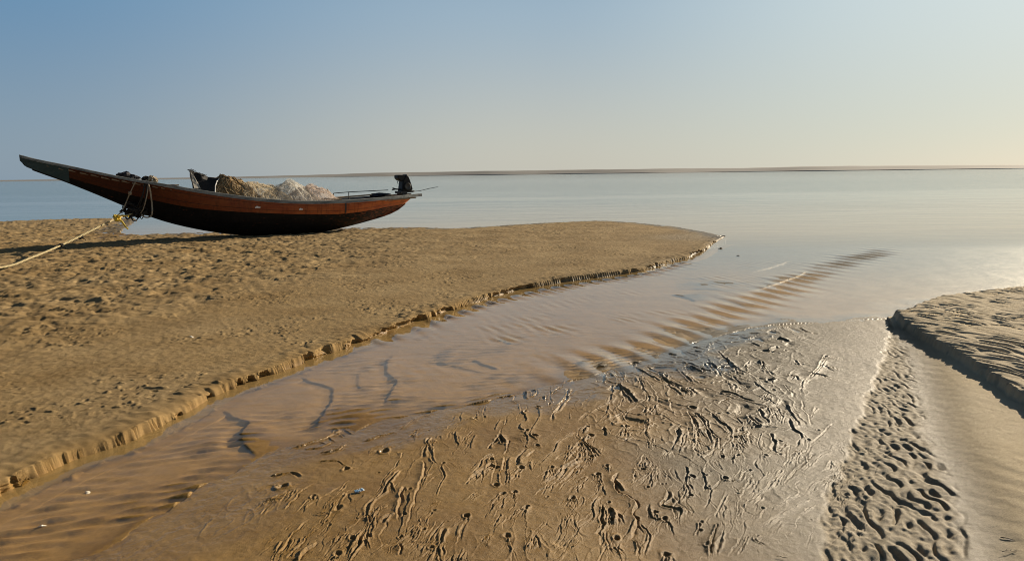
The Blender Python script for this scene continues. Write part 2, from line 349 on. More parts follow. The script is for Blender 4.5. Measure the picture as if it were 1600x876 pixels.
# --- the rills of the drained flat, traced one by one: (origin of the view, scale, lines, pits)
RILLS = [
 ((700, 600), 5.31, [
  [(645,205),(610,230),(640,270),(650,310),(600,340),(600,380),(640,415),(660,470),(650,520),(620,580)],
  [(740,160),(745,210),(755,260),(730,340),(690,410),(700,450),(740,490),(745,550)],
  [(540,90),(545,140),(590,170),(600,220),(640,240)], [(640,60),(650,130)], [(680,50),(700,120)], [(720,40),(735,70),(700,120)],
  [(1000,30),(985,110),(960,150),(910,220),(870,270),(860,340)], [(850,10),(850,90),(850,170),(850,220),(800,290)],
  [(1090,120),(1040,190),(1000,240),(1010,290),(950,360)], [(1360,0),(1370,90),(1340,160),(1250,210),(1150,270),(1100,340)],
  [(1340,180),(1310,260),(1230,350)], [(1400,0),(1480,60),(1560,150),(1593,180)], [(1590,190),(1480,240),(1400,290),(1340,310)],
  [(1060,400),(980,450),(910,510),(880,560),(820,620),(740,710)],
  [(1100,490),(1100,530),(1130,590),(1120,650)], [(1105,490),(1150,560),(1160,650)], [(1110,490),(1180,580),(1220,660)], [(1120,490),(1210,580),(1250,650)], [(1130,500),(1230,590),(1270,630)],
  [(1070,400),(1070,440),(1110,480)], [(440,440),(470,500),(490,480)], [(500,470),(480,560),(450,600)],
  [(380,580),(300,640),(240,720),(190,780)], [(380,600),(390,670),(370,760),(360,840),(400,870)], [(480,610),(440,700),(430,800),(460,870)],
  [(530,610),(490,680),(490,800),(480,870)], [(360,660),(280,740),(120,870)], [(290,740),(285,860)], [(430,430),(390,490),(350,520),(340,560)],
  [(490,290),(440,390),(420,440)], [(440,300),(400,340),(380,400)], [(70,400),(70,460),(90,520),(70,550)], [(210,390),(150,450),(120,520)],
  [(320,180),(290,240),(290,280)], [(270,180),(240,230),(220,290)], [(1100,600),(1000,700),(860,850)], [(1140,680),(960,850)], [(1090,640),(780,850)],
  [(570,690),(620,600),(660,540)], [(220,430),(180,560)], [(930,20),(850,90)], [(1460,130),(1430,200)], [(1300,370),(1310,450)], [(1320,380),(1350,440)], [(1520,460),(1470,490)]],
  [(650,400,30),(725,440,34),(745,520,26),(370,640,24),(400,855,34),(220,290,28),(300,275,18),(1160,370,22),(850,170,18),(640,230,24),(750,190,22),(205,620,14),(200,705,10),(105,715,10),(830,765,8),(1385,335,20)]),
 ((500, 720), 5.615, [
  [(700,0),(650,80),(580,150),(540,220),(535,280)], [(720,80),(640,160),(600,220),(550,300),(460,370),(430,430),(410,520),(385,590)],
  [(900,0),(905,120),(880,200),(845,290),(830,380),(800,450),(770,560),(740,660)], [(740,240),(700,320),(690,400),(670,480),(670,570)],
  [(790,290),(780,380),(740,480),(720,560),(700,640),(680,720)], [(520,480),(470,560),(430,620),(410,740)], [(430,590),(340,660),(280,730),(250,790),(220,870)],
  [(360,680),(320,780),(270,870),(240,950)], [(690,740),(620,790),(600,860)], [(690,760),(710,800),(690,870)], [(0,520),(40,440),(80,360),(160,290),(260,190),(400,140)],
  [(0,600),(80,500),(110,400),(200,330),(320,240)], [(340,480),(310,540),(240,590),(230,660)], [(1000,0),(930,160),(880,270)], [(1060,50),(1080,160),(1040,260),(1010,340)],
  [(1100,560),(1030,640),(940,760),(850,850)], [(1110,620),(1060,760),(1020,870)], [(560,760),(440,870)], [(620,210),(640,260),(660,310)], [(620,500),(540,570)],
  [(-400,870),(-300,740),(-200,620),(-60,520)], [(-300,880),(-180,760),(-60,640),(30,590)], [(-480,760),(-330,640),(-220,560)], [(-180,900),(-120,800),(-20,720)], [(720,-60),(700,0)],[(960,-200),(930,-100),(900,0)],[(1020,-190),(990,-90),(985,0),(1040,60)]],
  [(790,270,26),(740,500,30),(710,700,34),(1080,40,24),(60,550,18),(320,540,16),(510,120,18)]),
 ((800, 720), 5.615, [
  [(930,120),(890,190),(910,300),(1000,330),(1090,400),(1050,480),(1090,570),(1060,660),(980,750)], [(900,190),(980,290)],
  [(770,310),(730,390),(700,460),(705,520),(620,600),(540,690),(450,790),(440,850)], [(800,400),(780,520),(800,600),(740,690)], [(860,430),(900,520),(870,590)],
  [(830,640),(820,720),(860,790),(900,870)], [(880,780),(940,830),(980,870)], [(1040,710),(1090,780),(1070,870)], [(560,20),(440,150),(310,270)], [(600,40),(380,260)], [(650,50),(390,300)],
  [(790,420),(830,500),(820,600)],[(840,450),(850,560),(810,620)]],
  [(860,390,24),(880,540,34),(910,710,52),(315,340,22),(570,560,12),(1090,520,26)]),
 ((1000, 560), 5.31, [
  [(0,90),(100,120),(220,180),(320,215)], [(0,140),(70,210),(130,300),(150,380),(150,420)], [(150,110),(200,170),(250,210),(330,260),(410,320)], [(300,80),(360,150),(430,210),(510,240)],
  [(420,70),(480,100),(550,120)], [(550,30),(600,100),(660,170)], [(710,0),(750,70),(820,120),(840,160)], [(760,150),(830,210),(890,250),(940,290)],
  [(390,440),(430,540),(460,620),(470,700),(450,760),(460,850)], [(440,460),(520,540),(570,640),(600,740)], [(590,460),(650,530),(720,580),(760,630),(740,710)],
  [(770,490),(830,560),(850,620),(900,610)], [(890,490),(940,560),(1000,590),(1050,560),(1080,570)], [(970,440),(1030,510),(1075,570)], [(1050,400),(1085,500),(1080,590)],
  [(1130,400),(1150,450),(1180,510),(1170,580)], [(1210,390),(1270,490),(1330,600)], [(980,320),(1050,350),(1130,400),(1160,350),(1240,350)], [(940,210),(1030,280),(1090,320),(1180,340)],
  [(1180,230),(1240,290),(1265,345)], [(1000,20),(1030,90),(1100,140)], [(870,60),(910,100),(1000,110)], [(930,20),(870,80)], [(830,400),(830,450),(780,490)],
  [(820,650),(840,720),(870,760)], [(890,630),(910,740)], [(1000,640),(990,740),(1030,810)], [(1080,640),(1110,720),(1110,790),(1180,840)], [(320,590),(330,660),(300,740),(250,790)],
  [(390,580),(400,660),(400,720),(360,780),(370,820)], [(1590,560),(1520,640),(1440,700),(1400,740)], [(1340,370),(1350,440),(1400,500),(1400,590)], [(1560,20),(1490,110),(1450,170),(1360,200),(1340,330)],
  [(1240,520),(1270,600),(1340,660),(1330,720),(1290,770)], [(0,200),(50,290),(90,390)], [(0,380),(60,430),(100,480)], [(600,220),(700,190)], [(560,40),(640,80),(680,170)], [(640,300),(760,310),(880,360),(960,375)],
  [(640,400),(720,350),(850,350)], [(1190,150),(1300,170),(1310,200)], [(1280,60),(1390,60)], [(1460,430),(1420,520)], [(70,560),(60,650),(100,740)], [(240,340),(260,460)], [(600,640),(660,700),(650,790)], [(700,60),(670,150)]],
  [(430,430,34),(650,480,20),(1000,580,26),(1100,200,22),(1110,285,22),(860,720,22),(1150,710,22),(1040,830,26),(1160,820,20),(680,840,24),(1000,430,18),(810,830,22),(1480,620,18),(1390,700,20),(540,270,16),(180,520,18),(330,590,16)]),
 ((1000, 711), 5.31, [
  [(380,110),(400,190),(390,260),(410,320),(430,390)], [(520,150),(550,240),(540,290),(590,300),(650,250),(650,190),(620,150)], [(660,215),(700,235),(830,240),(860,180),(900,110)],
  [(970,50),(970,100),(1000,170),(1020,200),(1000,240),(940,310),(870,390)], [(940,190),(900,250),(840,320)], [(1180,140),(1120,220),(1050,300),(950,370),(870,430)], [(1310,0),(1260,100)],
  [(1420,0),(1400,60),(1300,130),(1240,210),(1180,290)], [(1540,0),(1420,100),(1360,160)], [(250,320),(220,380),(180,440),(330,480),(310,560)], [(260,350),(320,420),(380,470),(440,510)],
  [(90,420),(100,540),(200,560),(260,610),(290,680),(290,720)], [(0,590),(70,660),(60,760),(30,870)], [(500,580),(470,650),(470,710)], [(720,350),(680,430),(640,490),(640,560)], [(590,310),(570,410),(530,470)],
  [(920,700),(860,790),(820,870)], [(830,720),(740,850)], [(980,690),(970,740),(1030,780)], [(1420,390),(1220,500),(1100,590),(1000,640)], [(1300,350),(1180,420),(1080,500)], [(1460,440),(1300,540)],[(620,590),(600,720),(560,870)]],
  [(430,210,32),(545,200,22),(700,215,30),(430,360,26),(130,500,30),(520,580,22),(490,650,26),(1015,470,22),(205,400,20),(205,265,16),(20,140,30),(60,295,24),(900,150,18)]),
 ((900, 420), 4.0, [
  [(800,530),(820,490),(870,450),(920,430)], [(820,560),(850,620),(880,670)], [(880,510),(930,560),(980,620),(1030,690)], [(930,560),(970,600),(1030,650)], [(700,610),(760,640),(820,660)], [(640,640),(700,690),(740,720)],
  [(380,620),(430,650),(500,690),(560,720)], [(290,640),(310,690),(340,720)], [(440,610),(520,650),(600,700)], [(200,640),(170,720)], [(120,670),(130,720)], [(950,410),(1070,415)], [(1080,405),(1210,410)], [(1200,390),(1300,370),(1380,360)],
  [(930,430),(1020,440)], [(1260,440),(1340,460)], [(1390,370),(1460,400),(1530,410)], [(1050,620),(1090,580),(1060,640),(1130,640)], [(1150,580),(1200,640),(1240,690)], [(1370,580),(1390,610),(1450,600)], [(1560,540),(1500,640),(1450,700)],
  [(730,490),(780,500)], [(740,515),(790,525)], [(580,530),(640,540)], [(1000,530),(1060,545)], [(1090,470),(1150,490)], [(1200,520),(1270,490)]],
  [(735,465,12),(1020,517,12),(1110,513,12),(1210,710,26),(1310,520,14),(1160,590,14)]),
 ((400, 560), 2.667, [
  [(150,380),(220,355),(290,335),(350,300),(420,280)], [(260,350),(300,360)], [(300,330),(330,350)], [(340,310),(370,330)], [(370,295),(400,315)], [(200,380),(260,375),(330,345)],
  [(20,660),(80,600),(160,560)], [(0,560),(70,530),(130,540),(180,520)], [(30,600),(110,590)], [(260,400),(330,390),(390,360)], [(450,350),(540,320),(600,310)], [(250,440),(330,430),(380,460),(440,470)],
  [(480,400),(530,380),(600,370)], [(600,300),(680,250),(760,230)], [(640,330),(700,290)], [(120,640),(190,560),(260,530)], [(60,500),(140,480),(190,500)]],
  [(370,470,20),(540,390,24),(110,540,22),(330,300,14)]),
]
rr = random.Random(4)
for (ox, oy), s_, lines, pits in RILLS:
    for ln in lines:
        pw = spline(gl([(ox + a / s_, oy + b / s_) for a, b in ln]), 4)
        d = np.hypot(*pw.mean(0))
        wd = (.0020 + .00055 * d) * rr.choice((.8, 1, 1.1, 1.25, 1.9))
        rill(pw, wd, wd * rr.uniform(.8, 1.6), wd * rr.uniform(1.1, 1.9), rr.choice((1, 1, -1)), .12, rr.choice((0, 0, 1)))
        for k in range(rr.choice((0, 1, 1, 2, 3))):        # thinner braids beside it
            a0 = rr.randrange(0, max(1, len(pw) - 4)); a1 = min(len(pw), a0 + rr.randint(5, 12)); sub = pw[a0:a1]
            if len(sub) < 3: continue
            tn = sub[-1] - sub[0]; tn = np.array([-tn[1], tn[0]]) / (np.hypot(*tn) + 1e-9)
            off = rr.choice((-1, 1)) * wd * rr.uniform(2.5, 6.5)
            sub = sub + tn * off * np.linspace(rr.uniform(.1, 1), rr.uniform(.6, 1.6), len(sub))[:, None]
            w2 = wd * rr.uniform(.55, .85)
            rill(sub, w2, w2 * rr.uniform(.5, 1.1), w2 * rr.uniform(.8, 1.4), rr.choice((1, 1, -1)), .25, rr.choice((0, 1)))
    for a, b, r_ in pits:
        px_, py_ = ground(ox + a / s_, oy + b / s_)
        d = math.hypot(px_, py_)
        r_w = r_ / s_ * d / FPX * .62
        pit(px_, py_, r_w, min(.016, r_w * .9))
# finer rills between the traced ones, following the drainage
def flow(x, y):                                       # direction in which the flat drained
    b = math.atan2(x, y)
    return -math.pi / 2 - .25 + .75 * float(sst(.02, .30, np.array(b))) * float(sst(4.2, 5.6, np.array(y))) - .45 * float(sst(.28, .42, np.array(b))) * (1 - float(sst(4.2, 5.6, np.array(y))))
for i in range(900):
    px_, py_ = rr.uniform(150, 1390), 876 - 320 * rr.random() ** .8
    lim = 640 - 0.33 * (px_ - 700) if px_ < 1000 else 545
    if px_ < 700: lim = 640 + (700 - px_) * .42
    if py_ < lim + 8: continue
    x0, y0 = ground(px_, py_)
    clump = gn(np.array([x0 * 1.1]), np.array([y0 * 1.1]), 77)[0]
    if clump < -.02: continue
    p = [(x0, y0)]; a = flow(x0, y0) + rr.gauss(0, .3); st = .035 * rr.uniform(.5, 1.6)
    for k in range(rr.randint(4, 14)):
        a += rr.gauss(0, .28); a += .25 * (flow(x0, y0) - a)
        x0 += st * math.cos(a); y0 += st * math.sin(a); p.append((x0, y0))
    d = math.hypot(x0, y0)
    wd = (.0016 + .00042 * d) * rr.uniform(.6, 1.2)
    rill(spline(p, 3), wd, wd * rr.uniform(.4, .9), wd * rr.uniform(.7, 1.2), rr.choice((1, 1, -1)), .3, rr.choice((0, 1)))
    if rr.random() < .4:
        for k in range(rr.randint(2, 4)):
            q = rr.randrange(len(p)); aa = a + rr.choice((-1, 1)) * rr.uniform(.3, .8); L = rr.uniform(.04, .15)
            x1, y1 = p[q]
            rill(spline([(x1, y1), (x1 + L * .5 * math.cos(aa), y1 + L * .5 * math.sin(aa)), (x1 + L * math.cos(aa * .9 + a * .1), y1 + L * math.sin(aa * .9 + a * .1))], 3), wd * .8, wd * .45, wd * .45, rr.choice((1, -1)), .35)
    if rr.random() < .22: pit(p[0][0], p[0][1], wd * rr.uniform(1.2, 2.4), wd * 1.1)

# fans: a small spring hole from which fine rills spread down the flat
for i in range(230):
    px_, py_ = rr.uniform(430, 1330), 876 - 330 * rr.random() ** .9
    lim = 640 - 0.33 * (px_ - 700) if px_ < 1000 else 545
    if px_ < 700: lim = 640 + (700 - px_) * .42
    if py_ < lim + 12: continue
    x0, y0 = ground(px_, py_); d = math.hypot(x0, y0)
    if gn(np.array([x0 * .9]), np.array([y0 * .9]), 78)[0] < -.12: continue
    a0 = flow(x0, y0) + rr.gauss(0, .15); n_ = rr.randint(4, 9); spread = rr.uniform(.18, .55); L = rr.uniform(.10, .32) * (.6 + .12 * d)
    for k in range(n_):
        a = a0 + spread * (2 * (k + rr.uniform(-.3, .3)) / (n_ - 1) - 1) * .6; x1, y1 = x0 + rr.gauss(0, .012), y0 + rr.gauss(0, .012); p = [(x1, y1)]; Lk = L * rr.uniform(.5, 1.1)
        for j in range(5):
            a += rr.gauss(0, .13) + .16 * (a0 - a); x1 += Lk / 5 * math.cos(a); y1 += Lk / 5 * math.sin(a); p.append((x1, y1))
        wd = (.0015 + .00040 * d) * rr.uniform(.7, 1.3)
        rill(spline(p, 3), wd, wd * rr.uniform(.6, 1.3), wd * rr.uniform(.8, 1.5), rr.choice((1, 1, -1)), .2, rr.choice((0, 1)))
    if rr.random() < .35: pit(x0, y0, .006 + .0022 * d * rr.uniform(.6, 1.3), .009)
# --- flats: low undulation and faint drag lines
mfl = sel & flat_side & (RR < 30)
x_, y_ = X[mfl], Y[mfl]
u_, v_ = rot(x_, y_, R(75))
add(mfl, .0010 * gn(u_ * 2, v_ * 17, 41) * sst(-.2, .3, gn(x_ * .8, y_ * .8, 43)) + .0011 * fbm(*rot(x_, y_, .6), 19, 3, 44))
# a net of small scallops on the wetter part of the flat, where sheets of water ran off
nx_, ny_ = XR[mfl] + .04 * gn(x_ * 4, y_ * 4, 45), YR[mfl] + .04 * gn(x_ * 4, y_ * 4, 46)
azi = np.arctan2(x_, y_)
net = sst(.06, .16, azi + .05 * gn(x_ * 2, y_ * 2, 47)) * (1 - sst(.36, .44, azi)) * sst(3.4, 4.0, y_) * sst(.02, .2, -dW[mfl]) + .5 * sst(.15, .5, fbm(x_, y_, 1.0, 2, 48)) * sst(.05, .3, -dW[mfl]) * (1 - sst(.36, .44, azi))
g1 = gn(nx_ * 6.5, ny_ * 4.2, 49); g2 = gn(nx_ * 13, ny_ * 8, 50)
add(mfl, np.minimum(net, 1) * (.0060 * np.exp(-np.abs(g1) / .05) + .0035 * np.exp(-np.abs(g2) / .07) + .005 * np.maximum(g1, 0) - .0105 * sst(.42, .7, -g1)))
# --- belt of lumpy ripples
dl, _ = sdf(x_, y_, DL); dr, _ = sdf(x_, y_, DR)
wob = .03 * fbm(x_, y_, 5, 2, 61)
mb = sst(-.01, .035, dl + wob) * sst(-.05, .05, -dr + wob) * sst(2.0, 2.3, y_) * (1 - sst(7.0, 7.6, y_))
big = 1 - sst(3.2, 5.5, y_)
gx, gy = x_ + .02 * gn(x_ * 6, y_ * 6, 71), y_ + .02 * gn(x_ * 6, y_ * 6, 72)
lm = .085 + .05 * big
def lum(lam, sd):
    b_ = band(gx, gy, lam, R(-12), .22, .30, 26, sd)
    return band(gx + .20 * lam * b_, gy + .10 * lam * b_, lam, R(-12), .22, .30, 26, sd)
b1s = lum(.125, 8) * big + lum(.10, 18) * (1 - big)
b2 = band(gx, gy, .05, R(-10), .35, .7, 22, 9)
lump = (.50 + .30 * big) * (.0125 * np.tanh(1.25 * (b1s + .7)) + (.0016 + .0022 * (1 - sst(.05, .25, dl))) * b2 + .005 * fbm(gx, gy, 11, 3, 73)) * (.55 + .45 * sst(.0, .28, dl))
add(mfl, mb * (lump - .009))
# --- smooth shelf between the belt and the right bank
es = sst(-.02, .35, dr)
shelf = np.minimum(np.maximum(dr, 0), 1.2)
add(mfl, es * (.012 + .030 * np.exp(-((shelf - .05) / .7) ** 2) + .0016 * band(x_, y_, .16, R(28), .2, .15, 12, 10) * sst(-.3, .3, fbm(x_, y_, .9, 2, 81))))
t_wet = wet[mfl]
wet[mfl] = t_wet - .30 * mb - .90 * es
# --- right bank with its own ripples, standing a hand's width above the shelf
edge = dG[mfl] + .022 * fbm(x_, y_, 7, 3, 91) + .012 * gn(x_ * 28, y_ * 28, 92)
e0 = np.maximum(dG[mfl], 0)
rip = band(x_ + .03 * gn(x_ * 2.5, y_ * 2.5, 93), y_, .17, R(26), .24, .32, 26, 12)
rip = band(x_ + .030 * rip, y_ + .030 * rip, .17, R(26), .24, .32, 26, 12)
amp = .55 + .45 * sst(-.4, .4, fbm(x_, y_, .8, 2, 94))
br = sst(0, .10, -dW[mfl] + .03 * gn(x_ * 8, y_ * 8, 95))
step = sst(-.012, .020, edge)
add(mfl, step * (.078 * br * (.85 + .15 * sst(0, .5, e0)) + br * amp * (.0185 * np.tanh(1.4 * (rip + .75)) - .005 + .004 * fbm(x_, y_, 9, 3, 96))))
wet[mfl] = wet[mfl] * (1 - step) + step * (.22 - .14 * sst(0, .3, e0))

# --- left bank: sand 8 cm above the channel, trampled, cut off by a crumbling scarp
mbk = near & (in_bank | (np.abs(dS) < .25)) & (RR > .5)
x_, y_ = X[mbk], Y[mbk]
ds, ts, df = dS[mbk], tS[mbk], dFs[mbk]
top = .052 * (1 - sst(.78, 1.0, ts) * np.exp(-(ds / .9) ** 2)) + .010
top = np.where(y_ < 3, .062, top)
slope = .020 + .018 * sst(.3, 1, np.minimum(1, np.abs(x_ + 8) / 8))
zb = np.minimum(top, .004 + slope * np.maximum(df, -.3))
zb0 = zb
xx, yy = x_, y_
tram = sst(1.2, 4.2, ds) * (.35 + .65 * sst(-1.0, -5.0, x_))           # trampled part away from the channel
zb += tram * (.024 * fbm(xx, yy, 2.6, 3, 101) + .013 * fbm(xx, yy, 6.5, 2, 102))
pits_n = fbm(xx + .1 * gn(xx * 3, yy * 3, 5), yy * .8, 3.0, 2, 103)
zb -= tram * .020 * sst(.22, .6, pits_n)
us, vs_ = rot(xx, yy, R(62))                                           # drag lines along the channel
zb += (1 - .6 * tram) * (.0034 * fbm(us * .32, vs_, 4.5, 3, 104) + .0022 * gn(us * 2.2, vs_ * 13, 105))
zb += .006 * fbm(xx, yy, .8, 2, 106) + .0036 * fbm(*rot(xx, yy, .7), 13, 3, 107)
foot = sst(.0, .40, fbm(xx, yy, 1.0, 2, 108)) * (df > .5)
pel = gn(xx * 15, yy * 15, 109)
zb += foot * (.010 * sst(.35, .75, pel) - .008 * sst(.35, .7, -pel))
lip = np.exp(-((ds - .13) / .10) ** 2)
zb += lip * (.010 * fbm(xx, yy, 9, 2, 110) + .004)
zb = zb0 + (zb - zb0) * sst(-.01, .035, zb0)
ZBED = z.copy()
ZTOP = np.zeros_like(z); ZTOP[mbk] = zb
WDRY = np.zeros_like(z)
st = sst(.13, .18, ds)                                                  # the scarp itself is a strip of its own, see below
z0 = z[mbk]
z[mbk] = z0 + (zb - z0) * st - .06 * (1 - sst(.13, .18, np.abs(ds))) * (ts > .002) * (ts < .998)
inb = np.clip(st, 0, 1)
w_dry = .19 - .08 * tram - .16 * sst(-5, -1, xx) + .12 * fbm(xx, yy, .7, 2, 115)
w_dry = w_dry + .60 * (1 - sst(.0, .9, df + .3 * gn(xx * 1.1, yy * 1.1, 116))) + .25 * np.exp(-(ds / .12) ** 2)
w_dry = w_dry + .5 * sst(.80, .97, ts + .03 * gn(xx * 1.2, yy * 1.2, 126)) * (1 - sst(.8, 2.2, ds))
w_dry = np.maximum(w_dry, (1 - sst(.008, .026, zb)) * 1.0)
WDRY[mbk] = w_dry
wet[mbk] = wet[mbk] * (1 - inb) + inb * w_dry
tone[mbk] = inb

z += Rill * (near & ~in_bank)
# beyond the survey the beach runs level to every side except the sea
far = RR >= 60
z[far] = np.where(in_bank[far] | flat_side[far], np.where(X[far] > 0, -.02, .03), -1.6)
xr_, yr_ = rot(X, Y, .93)
z += .0005 * np.where(near, gn(xr_ * 47, yr_ * 47, 121), 0)
wet = np.clip(wet, 0, 1)
film = np.clip(1 - sst(.0, .75, np.abs(dW) + .30 * fbm(X, Y, 1.6, 3, 413)), 0, 1) * flat_side * (RR < 20) * ~in_bank * (1 - sst(2.2, 2.8, X))
silt_sheen = sst(.04, .36, np.arctan2(X, np.maximum(Y, .1)) + .10 * fbm(X, Y, .8, 3, 131) + .05 * (Y - 4.5)) * np.where(Y > 0, 1, .5)
bed = sst(.004, -.018, z) * (1 - sst(9, 14, RR)) * ~in_bank

def sample(A, x, y):
    """bilinear look-up of a field of the polar grid"""
    r_ = np.hypot(x, y); a_ = np.arctan2(x, y)
    fi = np.interp(r_, rad, np.arange(len(rad))); fj = np.interp(a_, ang, np.arange(len(ang)))
    i = np.minimum(fi.astype(int), len(rad) - 2); j = np.minimum(fj.astype(int), len(ang) - 2); u = fi - i; v = fj - j
    return A[i, j] * (1 - u) * (1 - v) + A[i + 1, j] * u * (1 - v) + A[i, j + 1] * (1 - u) * v + A[i + 1, j + 1] * u * v
# --- the crumbling scarp: lip, undercut face and fallen crumbs, swept along the edge of the bank
Lc = np.concatenate([[0], np.cumsum(np.linalg.norm(np.diff(S, axis=0), axis=1))])
sN = np.concatenate([np.arange(0, 9, .006), np.arange(9, Lc[-1], .011)])
Sx, Sy = np.interp(sN, Lc, S[:, 0]), np.interp(sN, Lc, S[:, 1])
k_ = 60; ker = np.ones(2 * k_ + 1) / (2 * k_ + 1)
def smooth_(v): return np.convolve(np.pad(v, k_, 'edge'), ker, 'valid')
tx, ty = smooth_(np.gradient(Sx, sN)), smooth_(np.gradient(Sy, sN)); nl = np.hypot(tx, ty); Nx, Ny = -ty / nl, tx / nl
fin = sst(0, .3, sN) * (1 - sst(Lc[-1] * .86, Lc[-1] * .985, sN))
zz0 = np.zeros_like(sN); nr0 = 1 - sst(5, 9, sN)
e_ = (.050 * gn(sN * 1.1, zz0, 111) + .026 * gn(sN * 3.4, zz0, 112) + .010 * gn(sN * 9, zz0, 113) + .040 * sst(.22, .40, gn(sN * 2.6, zz0, 114))) * fin
e_ = e_ + (.035 * sst(.34, .48, gn(sN * 4.7, zz0, 131)) + .014 * gn(sN * 15, zz0, 132) * nr0) * fin
e_ = np.clip(e_, -.075, .09)
xe, ye = Sx + Nx * e_, Sy + Ny * e_
zt = sample(ZTOP, xe, ye); zf = sample(ZBED, xe - Nx * .05, ye - Ny * .05) - .002
slump = .030 * sst(.10, .45, gn(sN * 2.1, zz0, 133)) * fin; zt = np.maximum(zt - slump, zf + .01)
und = sst(-.15, .35, gn(sN * 1.7, zz0, 115)) * fin; tal = sst(-.1, .5, gn(sN * 2.3, zz0 + 5, 116))
nr_ = 1 - sst(5, 9, sN)
PX, PY, PZ, PW, PB = [], [], [], [], []
for c in np.linspace(.24, 0, 15)[:-1] ** 1.0:
    cc = e_ + (.24 - e_) * (c / .24); x_, y_ = Sx + Nx * cc, Sy + Ny * cc
    edge_n = np.exp(-(cc - e_) / .035)
    zz = sample(ZTOP, x_, y_) + .0015 - (.006 if c > .235 else 0) + edge_n * (.009 * gn(sN * 12, cc * 30, 117) - .004) * fin - slump * np.exp(-(cc - e_) / .05)
    PX.append(x_); PY.append(y_); PZ.append(zz); PW.append(sample(WDRY, x_, y_)); PB.append(np.ones_like(sN))
for h in np.linspace(1, 0, 24):
    o_ = .012 * (1 - h) + .060 * tal * (1 - h) ** 2.5 - .045 * und * math.sin(math.pi * min(1, (1 - h) * 1.15)) ** .8
    wgt = .35 + .65 * math.sin(math.pi * min(1, .1 + .9 * (1 - h)))
    o_ = o_ + wgt * (.024 * gn(sN * 6, zz0 + h * 2.5, 118) + .011 * (.4 + .6 * nr_) * gn(sN * 12, zz0 + h * 4.5, 119) + nr_ * (.009 * gn(sN * 24, zz0 + h * 8, 120) + .005 * gn(sN * 45, zz0 + h * 14, 121)))
    cc = np.maximum(e_ - o_ * fin, -.20)
    zz = zt - .004 + (zf - zt + .004) * (1 - h) + .004 * gn(sN * 11, zz0 + h * 3, 122) * fin * math.sin(math.pi * h)
    PX.append(Sx + Nx * cc); PY.append(Sy + Ny * cc); PZ.append(zz); PW.append(.30 + .7 * sst(.95, .45, h + .25 * gn(sN * 4, zz0, 127))); PB.append(np.ones_like(sN))
c0 = cc
for k in np.linspace(0, 1, 16)[1:]:
    cc = c0 + (-.24 - c0) * k; x_, y_ = Sx + Nx * cc, Sy + Ny * cc
    crumb = np.maximum(0, gn(sN * 15, cc * 15, 123) - .12) * .06 * np.exp(-k / .22) * (gn(sN * 1.9, zz0, 128) > -.1)
    zz = sample(ZBED, x_, y_) + .0015 - (.006 if k > .99 else 0) + crumb * fin
    PX.append(x_); PY.append(y_); PZ.append(zz); PW.append(np.ones_like(sN)); PB.append(np.maximum(0, 1 - k * 3) * np.ones_like(sN))
ED = [np.array(v) for v in (PX, PY, PZ, PW, PB)]

# --- the river and sea: one level sheet with the standing waves of the outflow
rw = np.concatenate([geo(.3, 2.1, 8)[:-1], geo(2.1, 26, 640)[:-1], geo(26, 120, 90)[:-1], geo(120, 9000, 30)])
aw = R(1) * np.concatenate([np.linspace(-180, -45, 40)[:-1], np.linspace(-45, 45, 760), np.linspace(45, 180, 40)[1:]])
RW, TW = np.meshgrid(rw, aw, indexing='ij')
XW, YW = RW * np.sin(TW), RW * np.cos(TW)
ZW = np.zeros_like(XW)
def train(line, crest, lam, wid, amp, seed, sharp=.45, shift=0.):
    """a file of standing waves: crests lie along the direction crest"""
    pw = spline(gl(line), 5)
    mk = (RW < 24) & (RW > 2)
    d, t = sdf(XW[mk], YW[mk], pw)
    L = np.linalg.norm(np.diff(pw, axis=0), axis=1).sum()
    cx, cy = crest; n = math.hypot(cx, cy); nx, ny = cy / n, -cx / n
    ph = (XW[mk] * nx + YW[mk] * ny) / lam * 2 * np.pi + .9 * gn(XW[mk] * .9, YW[mk] * .9, seed) + .6 * gn(XW[mk] * 3, YW[mk] * 3, seed + 3)
    wv = np.sin(ph + sharp * np.sin(ph))
    wd = wid * (1 + .45 * gn(XW[mk] * 1.6, YW[mk] * 1.6, seed + 1))
    e = np.exp(-((d - shift) / wd) ** 2) * sst(0, .12, t) * sst(0, .12, 1 - t) * (.65 + .5 * gn(XW[mk] * 1.3, YW[mk] * 1.3, seed + 2))
    ZW[mk] += amp * e * wv
train([(760, 618), (850, 598), (930, 577), (1010, 545), (1090, 508), (1160, 477), (1230, 446), (1290, 422), (1345, 402), (1400, 385)], (.33, -.72), .31, .30, .0205, 201, -.35)
train([(520, 552), (600, 528), (680, 500), (760, 475), (850, 455), (940, 440), (1020, 426), (1080, 405)], (.33, -.62), .25, .19, .0130, 211, -.35)
mk = (RW < 20) & (RW > 3)
pw_ = spline(gl([(560, 600), (700, 560), (850, 520), (1000, 478), (1130, 440), (1260, 405)]), 5); d_, t_ = sdf(XW[mk], YW[mk], pw_)
fw_ = np.exp(-(d_ / .75) ** 2) * sst(0, .15, t_) * sst(0, .1, 1 - t_) * sst(-.25, .35, fbm(XW[mk], YW[mk], .9, 2, 231))
ZW[mk] += .0022 * fw_ * band(XW[mk] + .04 * gn(XW[mk] * 2, YW[mk] * 2, 232), YW[mk], .12, R(24), .22, .16, 16, 33)
mk = (RW < 40)
ZW[mk] += .0006 * fbm(XW[mk] * .8, YW[mk] * 1.3, 5, 2, 221) + .0005 * gn(XW[mk] * 9, YW[mk] * 15, 222)
# depth of water over the sand, for its silt
ri = np.clip(np.searchsorted(rad, RW.ravel()) , 0, len(rad) - 1); ai = np.clip(np.searchsorted(ang, TW.ravel()), 0, len(ang) - 1)
dep = np.maximum(0, ZW - z[ri, ai].reshape(RW.shape))
